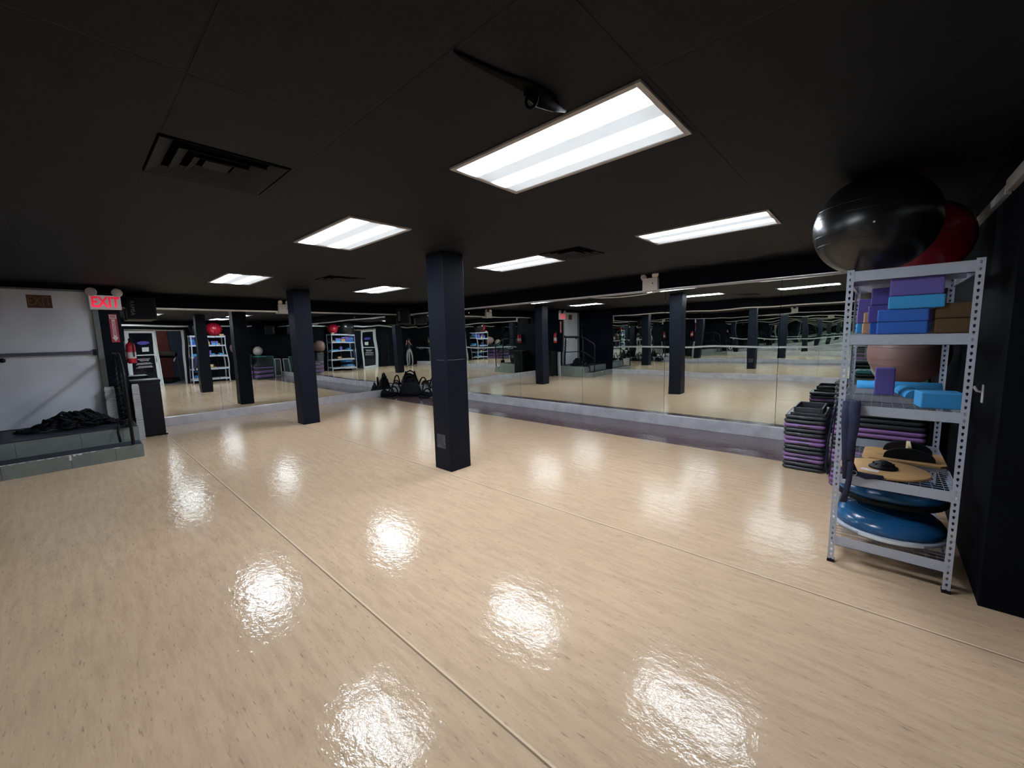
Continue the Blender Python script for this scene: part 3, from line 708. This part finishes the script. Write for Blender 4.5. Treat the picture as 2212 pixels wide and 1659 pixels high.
for z in LEV:
    bh = 0.068
    for y_, s_ in ((0.003, 1), (SDp-0.003, -1)):
        b = MB(); b.box(FW*0.55, min(y_, y_+s_*0.003), z-bh, SWd-FW*0.55, max(y_, y_+s_*0.003), z); b.box(FW, min(y_, y_+s_*0.016), z-bh, SWd-FW, max(y_, y_+s_*0.016), z-bh+0.003)
        b.build('beam', M['shelf'], t)
    for x_, s_ in ((0.003, 1), (SWd-0.003, -1)):
        b = MB(); b.box(min(x_, x_+s_*0.003), FW*0.55, z-bh, max(x_, x_+s_*0.003), SDp-FW*0.55, z); b.box(min(x_, x_+s_*0.016), FW, z-bh, max(x_, x_+s_*0.016), SDp-FW, z-bh+0.003)
        b.build('beam', M['shelf'], t)
    b = MB(); wr = 0.0016; zz = z-0.006
    for k in range(12):
        x = 0.01 + k*(SWd-0.02)/11; b.box(x-wr, 0.008, zz-wr, x+wr, SDp-0.008, zz+wr)
    for k in range(26):
        y = 0.01 + k*(SDp-0.02)/25; b.box(0.008, y-wr, zz+wr, SWd-0.008, y+wr, zz+3*wr)
    b.box(0.006, SDp/2-0.015, z-0.05, SWd-0.006, SDp/2+0.015, z-0.0115)
    b.build('wire_deck', M['wire'], t)

# yoga blocks --------------------------------------------------------
def block(x, y, z, sx, sy, sz, m, label, rz=0.0, group='foam blocks on the shelf', name='yoga_block'):
    b = MB(); b.box(-sx/2, -sy/2, 0, sx/2, sy/2, sz)
    o = b.build(name, M[m], loc=(x, y, z), rot=(0, 0, rz), bevel=0.009, seg=3); tag(o, label, 'yoga block', group); return o
Z2 = LEV[1]+0.001
block(0.100, 3.64, Z2, 0.235, 0.15, 0.078, 'foam_blue', 'blue foam block at the bottom of the front stack on the second shelf')
block(0.100, 3.64, Z2+0.079, 0.235, 0.15, 0.078, 'foam_blue', 'blue foam block second from the bottom of the front stack, second shelf')
block(0.155, 3.63, Z2+0.158, 0.250, 0.15, 0.080, 'foam_sky', 'light blue foam block under the big purple one on the second shelf')
block(0.152, 3.635, Z2+0.239, 0.240, 0.15, 0.112, 'foam_purple', 'thick purple foam block topmost of the front stack on the second shelf')
block(-0.005, 3.85, Z2, 0.10, 0.235, 0.078, 'foam_blue', 'blue foam block lying end-on behind the front stack, below two purple ones')
block(-0.015, 3.84, Z2+0.079, 0.105, 0.235, 0.115, 'foam_purple', 'purple foam block end-on, lower of two behind the front stack')
block(-0.005, 3.85, Z2+0.195, 0.105, 0.235, 0.115, 'foam_purple', 'purple foam block end-on, upper of two behind the front stack')
block(-0.060, 4.12, Z2, 0.08, 0.235, 0.078, 'cork', 'lower tan cork block at the side of the second shelf', group='cork blocks on the shelf')
block(-0.055, 4.12, Z2+0.079, 0.08, 0.235, 0.078, 'cork', 'upper tan cork block at the side of the second shelf', group='cork blocks on the shelf')
block(-0.085, 4.12, Z2+0.158, 0.10, 0.15, 0.10, 'foam_purple', 'small purple foam block on top of the tan cork blocks')
block(-0.085, 4.40, Z2, 0.12, 0.23, 0.078, 'foam_sky', 'light blue foam block behind the tan cork blocks, lowest there')
block(-0.085, 4.40, Z2+0.079, 0.12, 0.23, 0.10, 'foam_purple', 'purple foam block behind the upper tan cork block')
block(0.325, 3.68, Z2, 0.16, 0.235, 0.088, 'brown', 'cork block darkened in colour for shade on the second shelf against the wall side, lower', group='brown blocks on the shelf')
block(0.325, 3.70, Z2+0.089, 0.16, 0.235, 0.092, 'brown', 'cork block darkened in colour for shade on the second shelf against the wall side, upper', group='brown blocks on the shelf')
block(0.22, 4.05, Z2, 0.16, 0.23, 0.078, 'foam_blue', 'blue foam block in the middle depth of the second shelf')
block(0.22, 4.05, Z2+0.079, 0.16, 0.23, 0.078, 'foam_purple', 'purple foam block on the blue one in the middle depth of the second shelf')
block(0.15, 4.55, Z2, 0.23, 0.15, 0.078, 'cork', 'cork block at the rear of the second shelf', group='cork blocks on the shelf')
block(-0.10, 4.68, LEV[0]+0.001, 0.10, 0.16, 0.075, 'cork', 'cork block on the top deck beside the red ball', group='cork blocks on the shelf')
Z3 = LEV[2]+0.001
block(0.050, 4.22, Z3, 0.115, 0.10, 0.205, 'foam_purple', 'purple foam block standing upright on the third shelf')
block(0.305, 3.70, Z3, 0.20, 0.155, 0.10, 'foam_sky', 'light blue foam block at the front of the third shelf', rz=0.18)
def roller(p0, p1, r, label, full):
    b = MB(); p0, p1 = Vector(p0), Vector(p1); ax = (p1-p0).normalized(); sd = ax.cross(Vector((0, 0, 1)))
    n = 14; o0 = len(b.v)
    angs = [PI*k/(n-1) for k in range(n)] if not full else [2*PI*k/n for k in range(n)]
    for p in (p0, p1):
        for a in angs: b.v.append(tuple(p + sd*r*math.cos(a) + Vector((0, 0, r*math.sin(a) + (r if full else 0)))))
    for k in range(n if full else n-1): b.face((o0+k, o0+(k+1) % n, o0+n+(k+1) % n, o0+n+k), True)
    b.face(tuple(range(o0, o0+n))); b.face(tuple(range(o0+n, o0+2*n))[::-1])
    if not full: b.face((o0+n-1, o0, o0+n, o0+2*n-1))
    tag(b.build('foam_roller', M['foam_sky'], bevel=0.003), label, 'foam roller', 'light blue foam rollers')
roller((-0.12, 4.60, Z3), (0.39, 4.64, Z3), 0.062, 'long light blue half-round foam roller at the back of the third shelf', False)
roller((0.165, 4.44, Z3), (0.22, 4.08, Z3), 0.058, 'short light blue half-round foam roller beside the upright purple block', False)

# balls --------------------------------------------------------------
def ball(c, r, m, label, sq=1.0, plug=None, squash=None):
    t = thing('exercise_ball', (c[0], c[1], c[2]-r*sq), label, 'exercise ball', 'large exercise balls')
    b = MB(); b.ball((0, 0, r*sq), r, 48, 32, sq); b.build('ball_skin', M[m], t)
    b = MB()
    for k in (-2, -1, 1, 2):
        zz = r*sq + k*0.09*r*sq*2; rr = math.sqrt(max(0, r*r*(1-((zz-r*sq)/(r*sq))**2)))
        b.tube([(rr*math.cos(a), rr*math.sin(a), zz) for a in [2*PI*i/48 for i in range(48)]], 0.0022, 4, closed=True)
    b.build('grip_ring', M[m], t)
    if plug is not None:
        d = Vector(plug).normalized(); p = Vector((d.x*r, d.y*r, r*sq+d.z*r*sq))
        b = MB(); b.lathe([(0.001, 0.003), (0.006, 0.003), (0.007, -0.004)], 12); pl = b.build('plug', M['offwhite'], t, loc=p)
        pl.rotation_euler = d.to_track_quat('Z', 'Y').to_euler()
    return t
ball((-0.075, 3.86, LEV[0]+0.338), 0.342, 'ball_black', 'huge glossy black ball resting on the shelf top', sq=0.985, plug=(0.02, -1, -0.12))
ball((0.20, 4.50, LEV[0]+0.285), 0.285, 'ball_red', 'red ball on the shelf top behind the black ball')
ball((0.205, 5.30, 1.122+0.295), 0.29, 'ball_brown', 'dusty brown ball on a step stack seen through the shelf')
ball((0.16, 6.07, 1.03+0.22), 0.22, 'ball_grey', 'silver grey ball on the step stack nearest the far mirrors')

# balance boards -----------------------------------------------------
t = thing('rocker_board', (0.205, 4.23, LEV[3]+0.003), 'rectangular plywood rocker board with two black half-disc runners, fourth shelf', 'balance board', rotz=0.0)
b = MB(); b.prism([(-0.25, -0.14), (-0.21, -0.19), (0.17, -0.19), (0.205, -0.15), (0.205, 0.16), (0.17, 0.19), (-0.20, 0.19), (-0.24, 0.15)], 0.0, 0.02); b.build('board', M['wood'], t, bevel=0.003)
for yy in (-0.12, 0.13):
    b = MB(); b.prism([(-0.13+0.14*(1-math.cos(PI*k/12)), 0.021+0.085*math.sin(PI*k/12)**0.8) for k in range(13)], yy-0.012, yy+0.012, axis='y'); b.build('runner', M['rubber'], t, bevel=0.003)
b = MB(); b.box(0.0, -0.108, 0.03, 0.022, 0.118, 0.115); b.build('crossbar', M['wood_light'], t, bevel=0.002)
b = MB(); b.box(0.06, -0.07, 0.0202, 0.15, -0.02, 0.0208); b.build('paper_label', M['sign_white'], t)
b = MB(); b.box(-0.17, -0.05, 0.0202, -0.13, -0.045, 0.0208); b.build('slot', M['blackplastic'], t)
t = thing('wobble_board', (0.075, 3.79, LEV[3]+0.001), 'round plywood wobble board with a black hub, front of the fourth shelf', 'balance board')
b = MB(); b.lathe([(0.001, 0.0), (0.235, 0.0), (0.24, 0.004), (0.24, 0.014), (0.235, 0.018), (0.001, 0.018)], 56); b.build('board', M['wood'], t)
b = MB(); b.lathe([(0.001, 0.072), (0.022, 0.070), (0.045, 0.058), (0.062, 0.040), (0.068, 0.036), (0.078, 0.030), (0.080, 0.0185)], 24, smooth=False)
for k in range(8):
    a = 2*PI*k/8; b.box(0.05*math.cos(a)-0.008, 0.05*math.sin(a)-0.008, 0.018, 0.05*math.cos(a)+0.008, 0.05*math.sin(a)+0.008, 0.056)
b.build('hub', M['blackplastic'], t)
b = MB(); b.box(-0.12, -0.135, 0.0182, -0.02, -0.08, 0.0188, rot=(0, 0, -0.3)); b.build('paper_label', M['sign_white'], t)
# balance trainers (half balls)
def trainer(loc, rot, label, r=0.315, pm='bosu_grey', taped=True):
    t = thing('balance_trainer', loc, label, 'balance trainer', 'blue half-ball balance trainers'); t.rotation_euler = rot
    b = MB(); b.lathe([(0.001, 0.0), (r*0.86, 0.0), (r*0.95, 0.008), (r, 0.024), (r, 0.034), (r*0.985, 0.044), (r*0.93, 0.047), (0.001, 0.047)], 64); pl = b.build('platform', M[pm], t)
    b = MB(); b.lathe([(r*0.935, 0.047), (r*0.965, 0.062), (r*0.95, 0.085), (r*0.88, 0.115), (r*0.76, 0.142), (r*0.55, 0.165), (r*0.3, 0.178), (0.001, 0.182)], 64); dm = b.build('dome', M['bosu_blue'], t)
    b = MB()
    for rr, zz in ((r*0.80, 0.1345), (r*0.55, 0.1655)): b.tube([(rr*math.cos(a), rr*math.sin(a), zz) for a in [2*PI*i/48 for i in range(48)]], 0.003, 4, closed=True)
    b.build('grip_ring', M['bosu_blue'], dm)
    if not taped: return t
    b = MB(); n = 22; o0 = len(b.v)
    for i in range(n+1):
        a = math.radians(-118 + 62*i/n)
        for zz in (0.020, 0.042): b.v.append(((r+0.0022)*math.cos(a), (r+0.0022)*math.sin(a), zz))
    for i in range(n): b.face((2*i, 2*i+2, 2*i+3, 2*i+1))
    o = b.build('tape', M['white_tape'], t); o['label'] = 'torn white tape on the rim'
    return t
trainer((0.120, 3.875, LEV[4]+0.004), (0, 0, 0), 'blue half-ball trainer with white taped rim, on the bottom wire deck')
trainer((0.12, 3.93, LEV[4]+0.218), (-0.03, 0.015, 0.4), 'blue half-ball trainer stacked on top of the taped one', r=0.305, pm='rubber', taped=False)

# straps hanging from the third shelf --------------------------------
def ribbon(b, pts, wd, th=0.003, side=(1, 0, 0)):
    sd = Vector(side).normalized(); pts = [Vector(p) for p in pts]; o0 = len(b.v)
    for i, p in enumerate(pts):
        tg = (pts[min(i+1, len(pts)-1)] - pts[max(i-1, 0)]).normalized(); n = tg.cross(sd).normalized()
        ww = wd[i] if isinstance(wd, (list, tuple)) else wd
        for a, c_ in ((-1, -1), (1, -1), (1, 1), (-1, 1)): b.v.append(tuple(p + sd*ww/2*a + n*th/2*c_))
    for i in range(len(pts)-1):
        for k in range(4): l = (k+1) % 4; b.face((o0+4*i+k, o0+4*i+l, o0+4*i+4+l, o0+4*i+4+k), True)
    b.face((o0+3, o0+2, o0+1, o0)); e = o0+4*(len(pts)-1); b.face((e, e+1, e+2, e+3))
t = thing('yoga_strap', (-0.115, 3.49, LEV[2]), 'bundle of navy webbing straps hung over the third shelf front beam', 'strap')
b = MB()
for k, (dx, zb) in enumerate(((0.0, -0.40), (0.012, -0.46), (-0.012, -0.50), (0.022, -0.36))):
    y0 = -0.010*k
    ribbon(b, [(dx, 0.10, 0.012+0.004*k), (dx, 0.05, 0.016+0.004*k), (dx, 0.022, 0.010+0.004*k), (dx, 0.004+y0, -0.02), (dx*1.2, -0.004+y0, -0.12), (dx*0.8, -0.006+y0, -0.25), (dx*0.4+0.008, -0.008+y0, zb)],
           [0.055, 0.06, 0.06, 0.062, 0.055, 0.045, 0.036], 0.004)
b.build('webbing', M['strap'], t)
b = MB(); ribbon(b, [(0.022, -0.02, -0.10), (0.026, -0.026, -0.30), (0.020, -0.030, -0.50), (0.008, -0.028, -0.60), (0.000, -0.024, -0.665)], [0.036, 0.032, 0.032, 0.034, 0.036], 0.003)
b.build('loose_end', M['strap'], t)
b = MB(); b.tube([(0.03, 0.02, -0.40), (0.05, 0.0, -0.455), (0.10, 0.03, -0.475), (0.19, 0.05, -0.470)], [0.014, 0.020, 0.022, 0.012], 8, flat=0.6); b.build('buckle_end', M['strap'], t)
b = MB(); b.tube([(0.045+0.012*math.cos(a), -0.012, -0.452+0.014*math.sin(a)) for a in [2*PI*i/12 for i in range(12)]], 0.003, 6, closed=True); b.build('metal_ring', M['chrome'], t)
t = thing('yoga_strap', (-0.205, 3.66, LEV[2]), 'navy strap hanging outside the shelf side behind the slotted post', 'strap')
b = MB()
ribbon(b, [(0.10, 0.02, 0.010), (0.04, 0.015, 0.012), (0.010, 0.012, 0.008), (0.004, 0.01, -0.05), (0.0, 0.0, -0.20), (-0.006, -0.01, -0.38), (-0.004, -0.02, -0.55)], [0.08, 0.085, 0.09, 0.09, 0.075, 0.06, 0.05], 0.004, side=(0, 1, 0))
ribbon(b, [(0.012, -0.05, 0.0), (-0.008, -0.055, -0.12), (-0.022, -0.07, -0.30), (-0.026, -0.06, -0.47), (-0.012, -0.05, -0.53), (0.0, -0.03, -0.48)], 0.032, 0.003, side=(0.2, 1, 0))
b.build('webbing', M['strap'], t)

# wall hook / outlet next to the shelf
t = thing('wall_hook', (XR, 4.02, 1.22), 'small white twin hook on the dark wall beside the shelf', 'hook')
b = MB(); b.box(-0.008, -0.02, -0.07, 0.0, 0.02, 0.05); b.build('plate', M['offwhite'], t, bevel=0.003)
b = MB(); b.tube([(-0.006, 0, 0.0), (-0.03, -0.01, 0.01), (-0.045, -0.02, 0.04)], 0.006, 8); b.tube([(-0.006, 0, 0.0), (-0.03, 0.012, 0.005), (-0.045, 0.02, 0.03)], 0.006, 8); b.build('prong', M['offwhite'], t)

# ------------------------------------------------------------------ aerobic steps
SLX, SLY, SLZ = 0.405, 0.70, 0.051
def make_step(matn, label, group):
    t = thing('aerobic_step', (0, 0, 0), label, 'aerobic step', group)
    b = MB(); a, c = SLX/2, SLY/2
    prof = [(0.0, -0.020), (0.0145, -0.004), (0.025, 0.0), (0.037, -0.004), (0.0465, -0.020)]
    loop = []
    for (qx, qy, a0) in ((a-0.05, c-0.05, 0), (-a+0.05, c-0.05, PI/2), (-a+0.05, -c+0.05, PI), (a-0.05, -c+0.05, 1.5*PI)):
        for k in range(6):
            th = a0 + PI/2*k/5; loop.append((qx, qy, math.cos(th), math.sin(th)))
    n = len(loop)
    for z, off in prof:
        for (qx, qy, ux, uy) in loop: b.v.append((qx+ux*(0.05+off), qy+uy*(0.05+off), z))
    for i in range(len(prof)-1):
        for k in range(n): l = (k+1) % n; b.face((i*n+k, i*n+l, (i+1)*n+l, (i+1)*n+k), True)
    b.face(tuple(range(n))[::-1]); b.face(tuple(range((len(prof)-1)*n, len(prof)*n)))
    b.build('deck', M[matn], t)
    b = MB()
    for k in range(9): b.box(-a+0.05, -c+0.06+k*0.068, 0.0465, a-0.05, -c+0.085+k*0.068, 0.0495)
    b.build('grip_pad', M['step_black'] if matn != 'step_purple' else M['step_purple'], t)
    for s_ in (-1, 1):
        b = MB(); b.box(-0.055, s_*(c-0.014)-0.0155, 0.010, 0.055, s_*(c-0.014)+0.0155, 0.028); b.build('hand_grip', M['step_black'], t, bevel=0.003)
    return t
protos = {}
def stack(cx, cy_, rz, cols, where, seed):
    random.seed(seed)
    for i, ch in enumerate(cols):             # bottom to top
        mn = {'k': 'step_black', 'p': 'step_purple', 't': 'step_teal'}[ch]; cname = {'k': 'black', 'p': 'purple', 't': 'teal'}[ch]
        lab = '%s aerobic step, %s from the top of %s' % (cname, ORD[len(cols)-1-i], where)
        if ch not in protos: protos[ch] = o = make_step(mn, lab, 'aerobic steps stacked by the shelf')
        else: o = copy_tree(protos[ch])
        o['label'] = lab; o['group'] = 'aerobic steps stacked by the shelf'
        o.location = (cx+random.uniform(-0.004, 0.004), cy_+random.uniform(-0.006, 0.006), 0.0005+i*SLZ); o.rotation_euler = (0, 0, rz+random.uniform(-0.012, 0.012))
A_cols = 'kkppkkppkkpkk'
stack(-0.585, 6.02, 0.0, A_cols, 'the lone stack standing clear of the shelf', 1)
stack(0.035, 5.49, PI/2, 'ppppkpppkkkppkkkkkkkkk', 'the tall stack directly behind the shelf', 2)
stack(0.09, 6.09, PI/2, 'kppppppppkkkkkkkkkkt', 'the tall stack nearest the far mirrors', 3)
# riser on the lone stack
t = thing('step_riser', (-0.565, 5.99, 13*SLZ-0.001), 'black hollow riser frame on top of the lone step stack', 'riser')
b = MB()
for (z0, z1, a, c, w_) in ((0.0, 0.03, 0.165, 0.29, 0.05), (0.03, 0.085, 0.14, 0.25, 0.018)):
    b.box(-a, -c, z0, -a+w_, c, z1); b.box(a-w_, -c, z0, a, c, z1); b.box(-a+w_, -c, z0, a-w_, -c+w_, z1); b.box(-a+w_, c-w_, z0, a-w_, c, z1)
b.box(-0.12, -0.23, 0.0, 0.12, 0.23, 0.02)
b.build('riser_frame', M['step_black'], t, bevel=0.005)
# leaning panels on the shelf-side wall
def leaning(y0, y1, h_, edge, label):
    t = thing('folded_mat', (0.40, (y0+y1)/2, 0), label, 'mat', 'mats leaning on the wall')
    w_ = (y1-y0)/2; an = 0.09
    b = MB(); b.box(-0.012, -w_+0.02, 0.02, 0.012, w_-0.02, h_-0.02); o = b.build('panel', M['mesh_dark'], t, rot=(0, an, 0))
    b = MB()
    for q in ((-w_, 0.0, -w_+0.022, h_), (w_-0.022, 0.0, w_, h_), (-w_+0.022, 0, w_-0.022, 0.022), (-w_+0.022, h_-0.022, w_-0.022, h_)): b.box(-0.02, q[0], q[1], 0.02, q[2], q[3])
    b.build('edge_frame', M[edge], t, rot=(0, an, 0), bevel=0.004)
leaning(6.44, 6.78, 1.0, 'teal', 'dark panel mat with teal edges leaning on the shelf-side wall')
leaning(6.80, 7.08, 0.88, 'alu', 'dark panel mat with silver edges leaning beside the far mirrors')

# ------------------------------------------------------------------ glass door, doorway and the room beyond
d2 = MB()
d2.box(XR+0.310, 1.65, 0.0, XR+0.355, 1.75, 2.25); d2.box(XR+0.310, 2.48, 0.0, XR+0.355, 2.575, 2.25); d2.box(XR+0.310, 1.75, 2.16, XR+0.355, 2.48, 2.25)
d2.box(XR+0.310, 1.75, 0.0, XR+0.355, 2.48, 0.12); d2.box(XR+0.310, 1.75, 1.24, XR+0.355, 2.48, 1.28)
d2 = d2.build('door_2', M['white_frame'], kind='structure', bevel=0.004); tag(d2, 'white-framed dark glass door in the shelf-side wall', 'door')
b = MB(); b.box(XR+0.328, 1.75, 0.12, XR+0.336, 2.48, 1.24); b.build('lower_glass', M['glassdark'], d2)
b = MB(); b.box(XR+0.328, 1.75, 1.28, XR+0.336, 2.48, 2.16); b.build('upper_glass', M['glassdark'], d2)
b = MB(); b.box(XR+0.325, 2.10, 1.40, XR+0.327, 2.33, 1.58); b.build('paper_notice', M['paper'], d2)
b = MB(); b.prism([(2.16+0.20*math.cos(2*PI*k/24), 1.76+0.07*math.sin(2*PI*k/24)) for k in range(24)], XR+0.325, XR+0.327, axis='x'); b.build('oval_decal', M['blue_print'], d2)
b = MB()
for k, (wd, zz) in enumerate(((0.42, 1.10), (0.34, 1.06), (0.24, 1.02), (0.44, 0.94), (0.52, 0.90), (0.40, 0.82), (0.54, 0.78))):
    yy = 2.12-wd/2
    while yy < 2.12+wd/2:
        l = random.uniform(0.02, 0.06); b.box(XR+0.325, yy, zz, XR+0.327, yy+l, zz+0.018); yy += l+0.012
b.build('notice_lines', M['sign_white'], d2)
b = MB(); b.tube([(XR+0.310, 2.52, 0.95), (XR+0.27, 2.52, 0.97), (XR+0.27, 2.52, 1.17), (XR+0.310, 2.52, 1.19)], 0.011, 8); b.build('door_handle', M['chrome'], d2)
struct('trim_5', [(XR+0.30, 1.60, 0, XR+0.38, 1.645, 2.32), (XR+0.30, 2.58, 0, XR+0.38, 2.62, 2.27), (XR+0.31, 3.41, 0, XR+0.39, 3.488, 2.27), (XR+0.30, 1.645, 2.27, XR+0.38, 2.62, 2.318), (XR+0.31, 2.62, 2.27, XR+0.39, 3.488, 2.318)], M['white_frame'], 0.004)
struct('wall_beyond', [(3.9, YF-0.1, 0, 4.0, YB, H), (0.94, 4.55, 0, 3.9, 4.65, H)], M['blue_wall'])
struct('floor_beyond', [(0.94, YF, 0.001, 3.9, 4.55, 0.006)], M['grey_floor'])
struct('wall_red', [(3.86, 2.3, 0, 3.9, 3.4, H)], M['redwall'])
o = MB().box(1.9, 3.75, 0.006, 2.25, 3.95, 1.05).build('side_cabinet', M['white'], bevel=0.008); tag(o, 'white cabinet in the room beyond the doorway', 'cabinet')
t = thing('treadmill', (2.3, 2.95, 0.006), 'dark treadmill in the room beyond the doorway', 'treadmill', rotz=0.4)
b = MB(); b.box(-0.7, -0.32, 0.02, 0.7, 0.32, 0.16, rot=(0, -0.04, 0)); b.build('deck', M['blackplastic'], t, bevel=0.02)
b = MB(); b.box(-0.6, -0.24, 0.165, 0.6, 0.24, 0.17, rot=(0, -0.04, 0)); b.build('belt', M['rubber'], t)
for s_ in (-1, 1):
    b = MB(); b.tube([(0.55, s_*0.34, 0.1), (0.35, s_*0.34, 1.15), (-0.1, s_*0.34, 0.95)], 0.03, 8); b.build('handrail', M['alu'], t)
b = MB(); b.box(0.25, -0.36, 1.10, 0.45, 0.36, 1.34, rot=(0, 0.5, 0)); b.build('console', M['blackplastic'], t, bevel=0.02)
t = thing('ceiling_light', (2.4, 2.6, H), 'added unseen lamp lighting the room beyond the doorway', 'light')  # added off-camera lamp with a glowing shade, lights the room beyond
b = MB(); b.lathe([(0.001, -0.05), (0.14, -0.045), (0.16, -0.0)], 28); b.build('shade', emis('added_opal_shade', (1, 0.95, 0.9), 1.0), t)
ld = bpy.data.lights.new('added_lamp_light', 'POINT'); ld.energy = 18; ld.shadow_soft_size = 0.12; ld.color = (1.0, 0.9, 0.85)
lo = bpy.data.objects.new('added_lamp_light', ld); COL.objects.link(lo); lo.parent = t; lo.location = (0, 0, -0.2)

# ------------------------------------------------------------------ the photographer, seen only in the mirrored corner
BK = Vector((math.sin(YAW), -math.cos(YAW), 0)); RT = Vector((math.cos(YAW), math.sin(YAW), 0))
def W(r, bk, z): return Vector((0, 0, 0)) + RT*r + BK*bk + Vector((0, 0, z))
def skin_body():
    V = []; E = []; Rd = []; lab = []
    def v(p, r, m, parent=None, ry=None):
        V.append(tuple(p)); Rd.append((r, ry or r)); lab.append(m)
        if parent is not None: E.append((parent, len(V)-1))
        return len(V)-1
    c0 = 0.36
    pel = v(W(0, c0, 0.95), 0.15, 't', None, 0.11)
    wai = v(W(0, c0, 1.10), 0.135, 's', pel, 0.10); che = v(W(0, c0-0.01, 1.30), 0.165, 's', wai, 0.11)
    sh = v(W(0, c0, 1.42), 0.10, 's', che, 0.085); nk = v(W(0, c0-0.01, 1.50), 0.055, 'k', sh)
    hd = v(W(0, c0-0.03, 1.60), 0.083, 'k', nk, 0.095); hd2 = v(W(0, c0-0.03, 1.70), 0.075, 'k', hd, 0.088)
    for s in (-1, 1):
        a = v(W(s*0.17, c0, 1.40), 0.062, 's', sh); e = v(W(s*0.24, c0-0.10, 1.22), 0.045, 's', a)
        wri = v(W(s*0.115, 0.10, 1.52), 0.028, 'k', e); pm = v(W(s*0.095, 0.045, 1.60), 0.030, 'k', wri, 0.018)
        for k, (dz, ln) in enumerate(((0.035, 0.9), (0.018, 1.0), (0.0, 0.95), (-0.016, 0.8))):
            f1 = v(W(s*0.092, 0.012, 1.628+dz), 0.0085, 'k', pm); v(W(s*(0.092-0.022*ln), -0.008+0.006, 1.632+dz), 0.008, 'k', f1)
        th = v(W(s*0.078, 0.055, 1.635), 0.010, 'k', pm); v(W(s*0.050, 0.030, 1.655), 0.009, 'k', th)
        hip = v(W(s*0.09, c0, 0.88), 0.095, 't', pel); kn = v(W(s*0.11, c0-0.02, 0.50), 0.068, 't', hip)
        an = v(W(s*0.12, c0, 0.11), 0.055, 't', kn); he = v(W(s*0.12, c0+0.01, 0.05), 0.042, 'f', an); v(W(s*0.13, c0-0.17, 0.04), 0.036, 'f', he)
    me = bpy.data.meshes.new('person'); me.from_pydata(V, E, [])
    o = bpy.data.objects.new('person', me); COL.objects.link(o)
    sk = o.modifiers.new('skin', 'SKIN'); sk.use_smooth_shade = True
    if not me.skin_vertices:
        bpy.context.view_layer.objects.active = o
    lay = me.skin_vertices[0].data
    for i, r in enumerate(Rd): lay[i].radius = r; lay[i].use_root = (i == 0)
    ss = o.modifiers.new('sub', 'SUBSURF'); ss.levels = 1; ss.render_levels = 1
    dg = bpy.context.evaluated_depsgraph_get(); ev = bpy.data.meshes.new_from_object(o.evaluated_get(dg))
    o.modifiers.clear(); o.data = ev; ev.materials.clear()
    for m in (M['skin'], M['shirt'], M['trouser'], M['shoe']): ev.materials.append(m)
    import mathutils
    kd = mathutils.kdtree.KDTree(len(V))
    for i, p in enumerate(V): kd.insert(p, i)
    kd.balance()
    for p in ev.polygons:
        c = p.center; z = c.z
        i = kd.find(c)[1]; l = lab[i]
        dist_front = Vector(c).dot(BK)
        mi = 0
        if l == 't': mi = 2
        elif l == 's': mi = 1
        elif l == 'f': mi = 3
        if l == 'k' and z < 1.46 and dist_front > 0.2: mi = 1
        p.material_index = mi; p.use_smooth = True
    return o
try:
    person = skin_body(); tag(person, 'person in dark top and grey trousers holding up a phone, seen mirrored in the corner', 'person')
    b = MB(); hc = W(0, 0.345, 1.665); b.lathe([(0.001, 0.115), (0.05, 0.105), (0.088, 0.06), (0.098, 0.0), (0.092, -0.05), (0.085, -0.075)], 24, tuple(hc)); b.build('hair', M['hair'], person)
    hcf = W(0, 0.235, 1.62); b = MB(); b.ball(tuple(hcf), 0.014, 10, 8); b.build('nose', M['skin'], person)
    for s in (-1, 1):
        b = MB(); b.ball(tuple(W(s*0.033, 0.248, 1.655)), 0.011, 10, 8); b.build('eye', M['white'], person)
        b = MB(); b.ball(tuple(W(s*0.096, 0.35, 1.64)), 0.022, 10, 8, 1.3); b.build('ear', M['skin'], person)
    b = MB(); b.tube([W(-0.024, 0.25, 1.585), W(0, 0.244, 1.582), W(0.024, 0.25, 1.585)], 0.006, 6); b.build('mouth', M['redwall'], person)
except Exception as ex:
    print('PERSON FAILED', ex)
ph = MB(); ph.box(-0.0745, -0.036, 0.006, 0.0745, 0.036, 0.014)
ph = ph.build('phone', M['blackplastic'], bevel=0.003); ph.matrix_world = cam.matrix_world.copy()
tag(ph, 'black phone held up by the person in the mirrored corner', 'phone')
